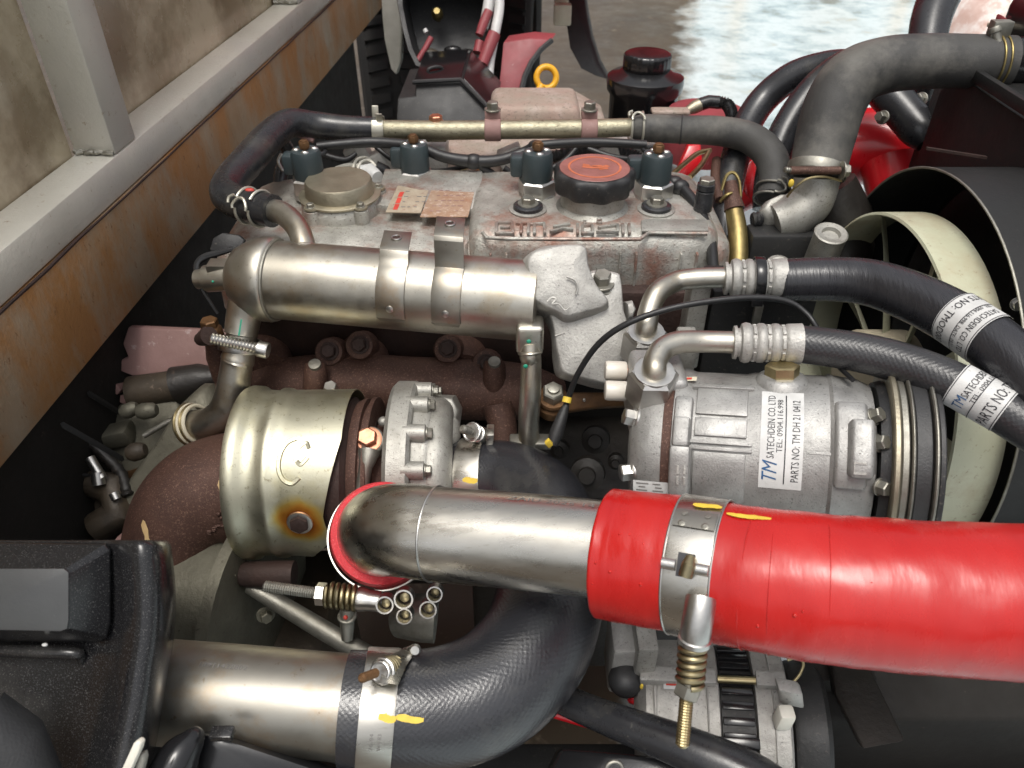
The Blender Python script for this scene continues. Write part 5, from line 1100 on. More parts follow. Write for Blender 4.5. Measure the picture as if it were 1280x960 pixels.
# small maker sticker half hidden by the red hose, and the scrap of tape by the port
b = B(); patch_on(b, lambda u_, v_: cm(u_, v_, .0006), -.68, -.42, H(806), H(872), 6, 6); S2 = b.build('small_label', 'label_white', AC)
b = B()
for r_ in range(5):
    for k in range(3): patch_on(b, lambda u_, v_: cm(u_, v_, .0009), -.46 - .045 * r_, -.445 - .045 * r_, H(810 + 20 * k + 3 * (r_ % 2)), H(822 + 20 * k + random.uniform(-3, 4)), 1, 2)
b.build('print', 'ink_grey', S2)
b = B(); patch_on(b, lambda u_, v_: cm(u_ + .05 * (v_ - H(843)) / .02, v_, .0022), .86, .95, H(842), H(874), 3, 5); S3 = b.build('paper_scrap', 'label_cream', AC)
b = B(); patch_on(b, lambda u_, v_: cm(u_ + .05 * (v_ - H(843)) / .02, v_, .0026), .885, .925, H(850), H(868), 2, 4); b.build('print', 'ink_red', S3)
# port block and the two unions
c = P(816, 508, .612); b = B(); b.box(P(818, 492, .635), (.021, 0, 0), (0, .024, 0), (0, 0, .030)); b.build('port_block', 'cast_bright', AC, .006, 3)
b = B(); b.box(P(822, 476, .71), (.024, 0, 0), (0, .026, 0), (0, 0, .036)); b.build('port_block', 'cast_bright', AC, .005, 3)
def ac_line(label, nutc, hexr, pts, fer, hose, hmat, grp='air conditioning hoses', crimp=4):
    T = thing('refrigerant_hose', label, 'hose', P(*hose[1][:3]), grp); u = V((0, -.2, 1)).normalized(); c = P(*nutc) - u * .031
    b = B(); b.hexa(c, u, hexr, .030, .08, .5); b.build('hex_union', 'zinc', T, sharp=30)
    b = B(); b.lathe(c + u * .030, u, [(-.002, hexr * .80), (.0012, hexr * .80), (.0016, hexr * .62), (.001, hexr * .5)], 28); b.build('union_collar', 'zinc', T)
    pa = spl([(c + u * .022, mm(pts[0][3], pts[0][2]))] + PR(((pts[0][0], pts[0][1] - 4, pts[0][2], pts[0][3]),) + tuple(pts[1:])), 8); B().tube(pa, 24).build('end_pipe', 'cooler', T)
    f0, f1 = P(*fer[0][:3]), P(*fer[1][:3]); fd = f1 - f0; ln = fd.length; r = mm(fer[0][3], fer[0][2]); prof = [(0, r * .62), (.0003, r * .86), (ln * .05, r * .88), (ln * .055, r * .74), (ln * .10, r * .76), (ln * .12, r * .98), (ln * .18, r * 1.06)]
    x = .24
    for k in range(crimp - 1):
        prof += [(ln * x, r * 1.02), (ln * (x + .035), r * .90), (ln * (x + .09), r * .90), (ln * (x + .125), r * 1.02), (ln * (x + .17), r * 1.03)]; x += .21
    prof += [(ln * .96, r * 1.05), (ln, r * 1.06), (ln + .0002, r * .7)]
    b = B(); b.lathe(f0, fd, prof, 32); b.build('crimp_ferrule', 'cast_pale', T, sharp=45)
    b = B(); fdn = fd.normalized(); e1_, e2_ = frame(fdn); x = .24
    for k in range(crimp - 1):
        for j in range(8):
            a = 2 * PI * j / 8 + .2; dd = math.cos(a) * e1_ + math.sin(a) * e2_; tt = fdn.cross(dd); b.box(f0 + fd * (x + .062) + dd * r * .915, fdn * ln * .026, tt * r * .27, dd * r * .06)
        x += .21
    b.build('crimp_marks', 'cast_pale', T, .0006)
    ph = hose_path(hose, 12); B().tube(ph, 40).build('hose', hmat, T); return T, ph
T1, ph1 = ac_line('upper black air conditioning hose with pale crimped end and label band', (808, 414, .667), .0195, ((808, 414, .667, 13.5), (811, 390, .670, 13.5), (822, 366, .676, 13.5), (845, 352, .685, 13), (872, 348, .683, 13), (906, 347, .682, 13)),
                  ((905, 348, .682, 23.5), (981, 348, .675, 23.5)), ((976, 349, .676, 23), (985, 350, .675, 26.5), (1040, 349, .662, 27.5), (1090, 354, .645, 29), (1140, 371, .62, 31), (1185, 393, .595, 33), (1230, 421, .57, 34.5), (1285, 468, .54, 36.5), (1330, 520, .52, 38)), 'rubber_crease')
T2, ph2 = ac_line('lower braided black air conditioning hose with printed paper label', (818, 464, .594), .0195, ((818, 468, .594, 15), (819, 452, .598, 15), (828, 437, .605, 15), (848, 428, .610, 14.5), (878, 427, .614, 14), (917, 428, .612, 14)),
                  ((916, 428, .612, 24), (1001, 430, .604, 24)), ((996, 430, .605, 22), (1004, 430.5, .604, 23.5), (1060, 438, .592, 24.5), (1110, 449, .58, 25.5), (1160, 466, .566, 26.5), (1205, 486, .553, 27.5), (1250, 511, .54, 28.5), (1330, 560, .52, 30)), 'rubber_knit')
# printed bands on the hoses
def hose_label(T, path, t0, wd, lines, flip, shade='label_white'):
    c, d, r = at(path, t0); q = CAM - c; a1 = (q - d * q.dot(d)).normalized(); a2 = d.cross(a1); a2 = a2 if a2.dot(UP) > 0 else -a2
    f = lambda th, h: c + d * h + (r + .0007 + .00000) * (math.cos(th) * a1 + math.sin(th) * a2)
    b = B(); patch_on(b, f, -1.75, 1.75, -wd / 2, wd / 2, 30, 6); L_ = b.build('label_band', shade, T)
    f2 = lambda th, h: c + d * h + (r + .0011) * (math.cos(th) * a1 + math.sin(th) * a2)
    b = B(); sgn = -1 if flip else 1
    for st, th0, hpos, size, width in lines:
        put_text(b, st, lambda u_, v_: f2(th0 + sgn * u_ / r, hpos - sgn * v_), 0, 0, size, width)
    b.build('lettering', 'ink', L_)
    b = B()
    for h in (-wd * .47, wd * .47, wd * .02): patch_on(b, f2, -1.6, 1.6, h - .0003, h + .0003, 24, 1)
    b.build('rule', 'ink', L_); return f2, L_, r
hose_label(T1, ph1, .712, .034, [('PARTS NO: TMOD0001', 1.72, -.0125, .0085, .062), ('TEL. 0904.116.998  DATE: 03/21', 1.2, .0008, .0048, .045), ('SATECHDEIN CO. LTD', 1.15, .0075, .0070, .044)], True)
f2, L_, r = hose_label(T2, ph2, .785, .036, [('SATECHDEIN CO. LTD', -.32, -.0045, .0072, .046), ('TEL: 0904.116.998', -.38, .0005, .0045, .036), ('PARTS NO: TMOD002', -1.15, .0140, .0105, .062)], False)
b = B(); put_text(b, 'TM', lambda u_, v_: f2(-.98 + u_ / r, -.0045 - v_), 0, 0, .0100, .010); b.build('logo', 'ink_blue', L_)
# cable tie on the upper ferrule
CT = thing('cable_tie', 'black cable tie round the crimped end of the upper hose', 'cable tie', P(948, 348, .67)); b = B(); band(b, P(948, 348, .678), P(981, 348, .675) - P(905, 348, .682), mm(24.8, .678), .0085, .0014); b.build('strap', 'gloss_black', CT)
b = B(); b.box(P(946, 376, .668), (.005, 0, 0), (0, .004, 0), (0, 0, .004)); b.build('head', 'gloss_black', CT, .001)
# service ports with white caps
for lb, y in (('upper white plastic cap on the brass service port', 464), ('lower white plastic cap on the brass service port', 489)):
    T = thing('service_port_cap', lb, 'cap', P(770, y, .64), 'white service port caps'); d = .632 if y > 470 else .645
    p0, p1, p2, p3 = P(756, y - 1, d), P(783, y, d), P(789, y, d), P(803, y, d)
    b = B(); b.lathe(p0, p1 - p0, [(0, .0065), (.0005, .0076), (.0025, .0082), (.0165, .0082), (.0178, .0076), (.018, .006)], 30); b.build('cap', 'cap_clear', T)
    b = B(); b.lathe(p1, p2 - p1, [(0, .0052), (.003, .0052)], 18); b.hexa(p2 - (p2 - p1).normalized() * .001, p2 - p1, .0085, .006); b.lathe(p2 + (p3 - p2) * .35, p3 - p2, [(0, .0058), (.012, .0058)], 16); b.build('brass_fitting', 'copper', T, sharp=30)
# bracket behind the ports
BK = thing('compressor_bracket', 'speckled aluminium bracket and black plate behind the hose unions', 'bracket', P(880, 420, .72))
b = B(); b.box(P(866, 400, .725), (.009, 0, 0), (0, .012, 0), (0, 0, .048)); b.build('arm', 'cast', BK, .002)
b = B(); b.box(P(856, 440, .66), (.008, 0, 0), (0, .010, 0), (0, 0, .020)); b.build('foot', 'cast', BK, .002)
b = B(); b.abox(*sorted((P(882, 400, .73).x, P(1010, 400, .73).x)), P(900, 420, .73).y, P(900, 420, .73).y + .05, -.14, .005); b.build('plate', 'paint_black', BK, .003)
b = B(); rows = ((886, 386), (892, 385), (899, 387), (905, 384), (912, 385), (919, 384), (925, 385), (972, 388), (975, 393), (980, 391))
for x, y in rows: c = P(x, y, .725); b.box(c, (.0012 + random.random() * .0012, 0, .0006), (0, .0012, 0), (0, .0004, .0015 + .001 * random.random()))
b.build('paint_scratches', 'ink_grey', BK)
b = B(); b.box(P(946, 395, .705), (.0038, 0, 0), (0, .002, 0), (0, 0, .012)); b.build('label_strip', 'zinc_dull', BK, .0005)
# sensor cable
SCB = thing('sensor_cable', 'thin black sensor cable looping up from the dark gap to the upper hose', 'cable', P(760, 430, .66))
wire(SCB, ((702, 522, .70, 3.6), (709, 502, .70, 3.8), (722, 468, .685, 3.8), (748, 430, .665, 4), (785, 404, .65, 4), (840, 385, .645, 4), (900, 375, .645, 4), (948, 372, .648, 4), (985, 377, .65, 3.8), (1008, 392, .648, 3.6), (1022, 412, .64, 3.4), (1040, 448, .61, 3.2), (1066, 475, .575, 3)), 'wire')
b = B(); b.tube(PR([(708, 506, .70, 4), (703, 520, .70, 7), (696, 540, .70, 9), (690, 556, .70, 7)]), 14); b.build('boot', 'plastic_matt', SCB)
b = B(); b.tube(PR([(709.5, 496, .698, 5.6), (708, 503, .698, 5.8)]), 14); b.build('yellow_tape', 'mark_yellow', SCB)
b = B(); b.box(P(686, 554, .69), (.0018, 0, .002), (0, .002, 0), (-.002, 0, .003)); b.build('yellow_tag', 'mark_yellow', SCB, .0005)
# rusty adjusting arm
AA = thing('adjusting_arm', 'rusty brown adjusting arm with a steel nut under the shield skirt', 'bracket', P(740, 500, .74))
b = B(); b.prism([P(x, y, .745) for x, y in ((676, 498), (682, 486), (694, 481), (710, 490), (760, 490), (800, 488), (800, 506), (745, 509), (712, 514), (690, 514), (678, 508))], V((0, .006, -.008))); b.build('arm', 'rust_bracket', AA, .002)
c = P(691, 497, .735); b = B(); b.lathe(c, (0, -.3, 1), [(-.020, .014), (-.016, .0155), (-.008, .0150), (-.006, .013), (0, .0145), (.002, .0135)], 26); b.build('pivot', 'rust_bracket', AA)
b = B(); b.hexa(c + V((0, -.0006, .002)), (0, -.3, 1), .0105, .011); b.lathe(c + V((0, -.003, .010)), (0, -.3, 1), [(0, .0058), (.006, .0058), (.0065, .004)], 16); b.build('nut', 'zinc_dull', AA, sharp=30)
b = B(); b.sphere(P(730, 500, .738), .0018, 8); b.build('rivet', 'zinc', AA)

# ================================================================== cooling fan, shroud and radiator
FC = V((.385, .635, -.13)); FN = thing('cooling_fan', 'cream plastic ring fan inside the black shroud at right', 'fan', FC + V((0, 0, -.17)))
b = B(); b.lathe(FC, (1, 0, 0), [(-.022, .176), (-.021, .1785), (.021, .1785), (.022, .176), (.020, .1745), (-.020, .1745), (-.022, .176)], 96, cap=False); b.build('ring', 'cream', FN)
b = B(); b.lathe(FC, (1, 0, 0), [(-.03, .02), (-.03, .055), (-.026, .06), (.02, .06), (.022, .02)], 40); b.build('hub', 'cream_dirty', FN)
for k in range(9):
    a = 2 * PI * k / 9 + .50; rings = []
    for i in range(9):
        f = i / 8; r = .055 + (.1755 - .055) * f; aa = a + .16 * f; ra = V((0, math.sin(aa), math.cos(aa))); ta = V((0, math.cos(aa), -math.sin(aa))); tw = .55 - .12 * f
        ch = ta * math.cos(tw) + V((1, 0, 0)) * math.sin(tw); nn = ra.cross(ch); hw = .020 + .010 * f; c = FC + ra * r
        rings.append([c - ch * hw, c - nn * .0045 - ch * hw * .3, c - nn * .0045 + ch * hw * .3, c + ch * hw, c - nn * .0015 + ch * hw * .3, c - nn * .0015 - ch * hw * .3])
    b = B(); b.loft(rings); b.build('blade', 'cream', FN)
FS = thing('fan_shroud', 'black sheet metal fan shroud hood in front of the radiator', 'shroud', V((.45, .645, -.33)))
SCN = V((.40, .645, -.12)); RS_ = .207
b = B(); b.lathe(SCN, (1, 0, 0), [(0, RS_), (.0005, RS_ + .0012), (.09, RS_ + .0012), (.09, RS_), (0, RS_)], 96, cap=False); b.build('hood', 'shroud', FS)
b = B(); b.torus(SCN, (1, 0, 0), RS_ + .0008, .0012, 96, 6); b.build('rim', 'zinc_dull', FS)
b = B(); n = 64; out = [(.445, -.36), (.445, .098), (.60, .118), (.845, .118), (.845, -.36)]
# plate with a round opening: fan of quads between circle and outline
ring0 = []; ring1 = []
for i in range(n):
    a = 2 * PI * i / n; dy, dz = math.sin(a), math.cos(a); ring0.append(V((.488, SCN.y + dy * (RS_ - .004), SCN.z + dz * (RS_ - .004))))
    ty = (.90 - SCN.y) / dy if dy > 1e-6 else ((.40 - SCN.y) / dy if dy < -1e-6 else 9); tz_ = (.115 - SCN.z) / dz if dz > 1e-6 else ((-.38 - SCN.z) / dz if dz < -1e-6 else 9); k = min(ty, tz_)
    ring1.append(V((.488, SCN.y + dy * k, SCN.z + dz * k)))
b.loft([ring0, ring1, [p + V((.004, 0, 0)) for p in ring1], [p + V((.004, 0, 0)) for p in ring0]], False); b.build('back_plate', 'shroud', FS)
b = B(); b.box(P(1195, 191, .76), V((.024, -.012, 0)), V((0, .0015, 0)), V((0, 0, .0012))); b.build('slot_lip', 'iron_dark', FS)
b = B(); b.box((.486, .60, .126), (.004, 0, 0), (0, .25, 0), (0, 0, .006)); b.build('top_flange', 'shroud', FS, .001)
c = PX(1272, 380, .41); bolt(FS, c, V((-.4, -1, .3)), .004, .004, 'zinc', 1.4)
RD = thing('radiator', 'black radiator with top tank at the right edge', 'radiator', V((.55, .6, -.5)))
B().abox(.505, .56, .35, .95, -.5, .118).build('core', 'paint_black', RD, .004)
b = B(); b.abox(.55, .64, .36, .94, .128, .185); b.build('top_tank', 'gloss_black', RD, .012, 3)
RG = thing('rag', 'crumpled pinkish white rag on the ground at the top right', 'rag', P(1215, 40, 3.2)); b = B(); b.pillow([P(x, y, 3.2) for x, y in ((1170, 62), (1178, 20), (1195, -10), (1225, -30), (1250, -20), (1250, 10), (1240, 40), (1238, 70), (1200, 80))], V((0, -.25, .05)), .5); b.build('cloth', 'pink_rag', RG)
b = B(); b.tube(PR([(1300, 76, .82, 30), (1255, 78, .82, 29), (1235, 78, .82, 30)]), 28); b.build('inlet_neck', 'gloss_black', RD)
for p0, p1 in (((1212, 112, .84), (1290, 190, .76)), ((1238, 112, .83), (1290, 165, .78))):
    q0, q1 = P(*p0), P(*p1); b = B(); b.tube([(q0, .0035), (q1, .0035)], 8); b.build('stay_rod', 'paint_black', RD)
b = B(); b.box(P(1276, 42, .86), V((.02, -.02, -.012)), V((0, .006, .0)), V((0, 0, .004))); b.build('red_edge_strip', 'red_dusty', RD, .002)
b = B(); b.box(P(1270, 32, .87), V((.03, 0, .0)), V((0, .006, .0)), V((0, 0, .0025))); b.build('light_strip', 'label_cream', RD, .001)
# ------------------------------------------------------------------ coolant hoses, top right
def hose_thing(label, pts, mat, n=12, seg=36, grp=None):
    T = thing('coolant_hose', label, 'hose', P(*pts[len(pts) // 2][:3]), grp); pa = hose_path(pts, n); B().tube(pa, seg).build('hose', mat, T); return T, pa
big, pbg = hose_thing('thick grey black radiator hose arching down to the thermostat housing', ((1020, 222, .845, 33), (1024, 205, .845, 34), (1032, 170, .845, 36), (1044, 130, .84, 37), (1066, 98, .835, 36), (1105, 82, .832, 34), (1160, 77, .828, 32.5), (1220, 77, .822, 31.5), (1262, 78, .818, 31)), 'rubber_dusty')
hose_thing('slim black hose arching furthest left behind the thick radiator hose', ((1060, 78, .93, 16), (1030, 82, .95, 17), (990, 96, .97, 18), (955, 124, .985, 18), (932, 160, .98, 18), (917, 205, .96, 18), (908, 255, .94, 17), (905, 300, .93, 16)), 'rubber_smooth', grp='slim coolant hoses')
hose_thing('slim black hose squeezed between the left arching hose and the thick radiator hose', ((1080, 72, .90, 16), (1052, 82, .91, 17), (1020, 108, .925, 18), (995, 140, .93, 18.5), (975, 178, .93, 19), (962, 225, .93, 18.5), (958, 262, .93, 17)), 'rubber_smooth', grp='slim coolant hoses')
hose_thing('dark hose rising out of the top edge above the thick radiator hose', ((1205, -60, 1.08, 24), (1180, -15, 1.07, 25), (1165, 20, 1.06, 24), (1158, 60, 1.05, 22), (1155, 100, 1.04, 20)), 'rubber_smooth', grp='slim coolant hoses')
LH, _ = hose_thing('short dark hose slanting down under the thick radiator hose', ((1085, 90, .98, 22), (1108, 115, .97, 23), (1130, 140, .96, 23), (1150, 164, .95, 22), (1160, 178, .945, 15)), 'rubber_smooth', grp='slim coolant hoses')
for x, y, d in ((1104, 147, .95), (1152, 124, .98)): bolt(LH, P(x, y, d), (-1, -.6, .4), .006, .010, 'zinc_dull', 1.4, 'clamp_screw')
b = B(); b.box(P(1160, 150, .96), V((.012, 0, .022)), V((0, .006, 0)), V((.006, 0, -.003))); b.build('clamp_blade', 'plastic', LH, .001)
b = B(); b.sphere(P(1151, 158, .935), .0035, 10); b.build('bright_tip', 'zinc', LH)
b = B(); b.abox(*sorted((P(1140, 130, 1.0).x, P(1190, 130, 1.0).x)), P(1160, 130, 1.0).y, P(1160, 130, 1.0).y + .05, .02, .10); b.build('valve_block', 'gloss_black', LH, .008)
RPp = thing('red_duct', 'bright red painted duct bending behind the radiator hoses', 'duct', P(1090, 190, 1.06))
pa = hose_path(((880, 260, 1.12, 26), (930, 232, 1.10, 30), (975, 205, 1.09, 32), (1030, 188, 1.08, 40), (1090, 183, 1.07, 47), (1140, 190, 1.06, 50), (1200, 205, 1.05, 52)), 10); B().tube(pa, 40).build('duct', 'red_paint', RPp)
b = B(); b.tube(PR([(1118, 205, 1.03, 40), (1125, 250, 1.02, 36), (1130, 300, 1.01, 34)]), 28); b.build('lower_leg', 'red_paint', RPp)
bl = thing('red_bracket', 'small red bracket behind the right hand injector', 'bracket', P(860, 200, 1.0)); b = B(); b.prism([P(x, y, 1.02) for x, y in ((842, 224), (860, 182), (876, 180), (878, 200), (866, 224))], V((0, .01, 0))); b.build('plate', 'red_paint', bl, .002)
b = B(); b.prism([P(x, y, 1.0) for x, y in ((930, 208), (944, 196), (946, 230), (938, 250), (930, 240))], V((0, .01, 0))); b.build('tab', 'red_paint', bl, .002)
# clamps of the thick hose
T = thing('radiator_clamp', 'rusty bolt clamp at the lower end of the thick radiator hose', 'clamp', P(1020, 214, .84), 'radiator hose clamps')
c, t = P(1021, 214, .845), (P(1024, 205, .845) - P(1020, 222, .845)).normalized()
b = B(); band(b, c, t, mm(34.5, .845), .011, .0012); b.build('band', 'zinc_dull', T)
b = B(); b.tube(PR([(988, 213, .812, 5), (1050, 213, .812, 5)]), 14); b.build('bolt_barrel', 'iron', T)
b = B(); b.screw(P(990, 213, .812), P(981, 212, .812), .0032, .001); b.build('thread_end', 'zinc_dull', T); bolt(T, P(1052, 213, .812), (1, 0, 0), .0068, .007, 'zinc_dull', 1.4)
b = B(); b.tube(spl(PR([(1052, 226, .82, 1.6), (1030, 221, .812, 1.6), (1008, 224, .812, 1.6), (992, 236, .82, 1.6), (984, 246, .83, 1.6)]), 6), 8); b.build('wire', 'zinc_yellow', T)
b = B(); b.sphere(P(989, 229, .815), .0038, 10, (.8, .6, 1.2)); b.build('yellow_tag', 'mark_yellow', T)
T = thing('radiator_clamp', 'worm clamp at the radiator end of the thick hose', 'clamp', P(1245, 78, .82), 'radiator hose clamps')
for x in (1238, 1246):
    c = P(x, 78, .82); b = B(); b.torus(c, (1, -.02, 0), mm(32.2, .82), .0012, 40, 8); b.build('band', 'brass', T)
b = B(); b.lathe(P(1246, 48, .80), V((.35, -.4, -.85)), [(-.012, .006), (-.006, .0062), (-.006, .0045), (.010, .0045), (.010, .0065), (.018, .0065)], 14); b.box(P(1250, 36, .80), (.010, 0, 0), (0, .006, 0), (0, 0, .008)); b.build('worm_housing', 'zinc_dull', T, .001)
# thermostat housing
TH = thing('thermostat_housing', 'cast aluminium thermostat housing under the thick radiator hose', 'housing', P(985, 300, .86))
b = B(); b.tube(hose_path(((1021, 222, .845, 28), (1018, 240, .85, 27), (1010, 256, .855, 27), (990, 270, .86, 27), (968, 278, .862, 22)), 6), 28); b.build('neck', 'cast', TH, sharp=50)
b = B(); b.pillow([P(x, y, .875) for x, y in ((942, 276), (950, 262), (968, 254), (996, 255), (1012, 266), (1010, 284), (985, 292), (955, 290))], -FW * .018 + UP * .01, .35); b.build('body', 'cast', TH, sharp=55)
b = B(); b.sphere(P(979, 262, .846), .0024, 8); b.build('green_dot', 'mark_green', TH)
c = P(1028, 318, .84); b = B(); b.lathe(c, V((0, -.25, 1)), [(-.03, .0165), (.020, .0168), (.030, .0175), (.031, .0160), (.0300, .0100), (.026, .0085)], 30); b.build('boss', 'cast', TH, sharp=40)
b = B(); b.box(P(972, 312, .87), (.036, 0, 0), (0, .016, 0), (0, .002, .024)); b.build('lower_flange', 'paint_black', TH, .004)
c = P(970, 340, .835); b = B(); b.lathe(c, V((0, -.6, .8)), [(-.02, .016), (.010, .0155), (.013, .012)], 26); b.build('plug', 'cast', TH)
b = B(); b.screw(P(940, 275, .865), P(950, 274, .865), .009, .003); b.build('sensor_thread', 'rubber_smooth', TH)
b = B(); b.tube(PR([(1035, 235, .88, 34), (1052, 270, .89, 36), (1056, 310, .90, 34), (1050, 360, .90, 30)]), 26); b.build('pump_body', 'oily', TH)
# brass pipe and union
BP = thing('brass_pipe', 'tarnished brass pipe with a clipped hose end beside the valve cover', 'pipe', P(920, 300, .86))
pa = hose_path(((914, 250, .87, 9), (918, 265, .868, 11), (922, 290, .862, 12), (923, 320, .855, 12), (922, 352, .85, 11)), 8); B().tube(pa, 22).build('pipe', 'brass', BP)
b = B(); b.tube(PR([(913, 228, .872, 8), (915, 244, .87, 9.5), (918, 262, .868, 13)]), 18); b.build('hose_end', 'iron', BP)
b = B(); b.tube(spl(PR([(902, 238, .868, 2), (908, 220, .865, 2.2), (917, 216, .865, 2.2), (924, 226, .865, 2), (926, 246, .867, 2)]), 5), 8); b.tube(spl(PR([(900, 252, .868, 2), (908, 244, .862, 2.2), (915, 241, .862, 2)]), 5), 8); b.build('clip', 'brass', BP)
wire(BP, ((896, 200, .96, 6), (894, 225, .94, 6), (900, 250, .92, 6)), 'iron', 'stay')

# ================================================================== alternator
AL = thing('alternator', 'pale cast alternator with black core below the red hose', 'alternator', P(880, 900, .62))
A_ = P(800, 902, .655); E_ = P(980, 912, .635); ax = (E_ - A_).normalized(); LN = (E_ - A_).length; k = LN / 180
def HH(px): return (px - 800) * k
RA = .068
b = B(); b.lathe(A_, ax, [(-.004, .045), (0, .060), (.006, .066), (HH(894), RA), (HH(896), .064)], 56); b.build('rear_half', 'cast_pale', AL, sharp=40)
b = B(); b.lathe(A_, ax, [(HH(936), .064), (HH(937), RA), (HH(972), RA), (HH(976), .062), (HH(978), .045)], 56); b.build('front_half', 'cast_pale', AL, sharp=40)
n = 10; pr = [(HH(896), .050)]
for i in range(n):
    h = HH(897) + (HH(936) - HH(897)) * i / n
    pr += [(h, .0640)]
b = B(); b.lathe(A_, ax, [(HH(896.5), .05), (HH(897), .0635), (HH(935), .0635), (HH(935.5), .05)], 56); b.build('stator_core', 'paint_black', AL)
q = CAM - A_; e1 = (q - ax * q.dot(ax)).normalized(); e2 = ax.cross(e1); e2 = e2 if e2.z > 0 else -e2
def am(th, h, l=0.0): return A_ + ax * h + (RA + l) * (math.cos(th) * e1 + math.sin(th) * e2)
for j in range(10):
    th = -.45 + j * .17; b = B(); rings = [[am(th + s * .045, HH(898), -.006), am(th + s * .045, HH(934), -.006), am(th + s * .045, HH(934), -.0015), am(th + s * .045, HH(898), -.0015)] for s in (-1, 1)]; b.loft(rings); b.build('stator_rib', 'gloss_black', AL, .0006)
for h0, h1, t0, t1, l in ((802, 892, .42, .60, .006), (938, 972, .42, .60, .006), (818, 822, -.4, .4, .002), (850, 853, .62, 1.2, .002), (955, 957, .62, 1.2, .002), (955, 957, -.4, .4, .002), (880, 882, -.4, .4, .002)):
    b = B(); rings = []
    for i in range(7):
        th = t0 + (t1 - t0) * i / 6; rings.append([am(th, HH(h0), -.004), am(th, HH(h1), -.004), am(th, HH(h1), l), am(th, HH(h0), l)])
    b.loft(rings); b.build('case_ledge' if l > .003 else 'case_rib', 'cast_pale', AL, .0012)
b = B(); b.tube([(am(.50, HH(894), .002), .003), (am(.50, HH(938), .002), .003)], 12); b.build('through_bolt', 'zinc_yellow', AL)
b = B(); b.box(am(-.16, HH(912), .001), ax * HH(825), e2 * .004, e1 * .003); b.build('core_clip', 'gloss_black', AL, .001)
b = B(); b.lathe(A_ + ax * HH(980), ax, [(0, .04), (.001, .052), (.004, .054), (.024, .054), (.028, .05), (.03, .02)], 44); b.build('pulley', 'paint_black', AL)
b = B(); patch_on(b, lambda u_, v_: am(u_, v_, .0012), .36, .58, HH(830), HH(852), 4, 4); S4 = b.build('warning_label', 'label_white', AL)
b = B()
for i in range(3): patch_on(b, lambda u_, v_: am(u_, v_, .0016), .40 + .055 * i, .43 + .055 * i, HH(833), HH(848), 1, 2)
b.build('print', 'ink_red', S4)
b = B(); b.box(P(778, 815, .64), (.012, 0, 0), (0, .02, 0), (0, 0, .03)); b.build('end_cover', 'cast_pale', AL, .004)
b = B(); b.box(P(802, 812, .625), (.008, 0, 0), (0, .02, 0), (0, 0, .03)); b.build('end_plate', 'cast', AL, .002)
CN = thing('connector_plug', 'two cream connector plugs hanging beside the alternator', 'connector', P(985, 880, .60))
b = B(); b.box(P(987, 866, .575), V((.0085, -.002, .0)), V((0, .006, 0)), V((-.003, 0, .010))); b.build('plug', 'cast_pale', CN, .0025)
b = B(); b.box(P(980, 897, .57), V((.0060, 0, 0)), V((0, .006, 0)), V((.0005, 0, .0095))); b.build('plug', 'white_plastic', CN, .0030)
b = B(); b.tube(spl(PR([(984, 825, .60, 1.8), (998, 822, .60, 2), (1004, 830, .60, 2), (1000, 842, .60, 2), (992, 852, .60, 2)]), 6), 8); b.build('wire_hook', 'zinc_yellow', CN)

# ================================================================== bottom of the picture
BB = thing('ball_boot', 'round black rubber boot beside the alternator', 'boot', P(782, 850, .62)); b = B(); b.sphere(P(782, 850, .62), mm(22, .62), 24, (1, 1, .95)); b.build('boot', 'rubber', BB)
b = B(); b.sphere(P(802, 858, .60), .0024, 8, (.6, .6, 1.4)); b.build('yellow_dot', 'mark_yellow', BB)
LHs = thing('lower_hose', 'black rubber hose slanting down to the right under the alternator', 'hose', P(860, 905, .55)); pa = hose_path(((690, 868, .62, 18), (745, 892, .60, 20), (800, 913, .58, 23), (870, 940, .56, 27), (940, 972, .545, 30), (1000, 1015, .53, 32)), 8); B().tube(pa, 30).build('hose', 'rubber_smooth', LHs)
RR = thing('red_cable', 'dark red cable under the lower black hose', 'cable', P(760, 910, .62)); wire(RR, ((690, 892, .62, 5), (740, 906, .62, 5.5), (790, 918, .62, 5), (850, 932, .62, 4)), 'red_paint')
b = B(); b.sphere(P(795, 875, .63), .006, 10, (1.2, .6, .8)); b.build('sleeve_end', 'red_paint', RR)
UB = thing('side_bracket', 'rough dark metal bracket leaning below the red hose at right', 'bracket', P(1090, 880, .60))
b = B(); b.prism([P(x, y, d) for x, y, d in ((1036, 822, .62), (1085, 830, .62), (1132, 925, .55), (1078, 938, .55), (1044, 870, .60))], V((.004, .012, -.012))); b.crumple(.0015, 60, 2); b.build('plate', 'oily', UB, .002)
b = B(); b.box(P(1020, 880, .68), (.028, 0, 0), (0, .02, 0), (0, 0, .07)); b.build('post', 'matt_black', UB, .004)  # dark box added to cover bright ground in the shaded gap
b = B(); b.box(P(1150, 905, .70), (.13, 0, 0), (0, .03, .01), (0, -.01, .09)); b.build('dark_fill_plate', 'matt_black', UB, .004)  # added dark filler, stands in for shade below the red hose
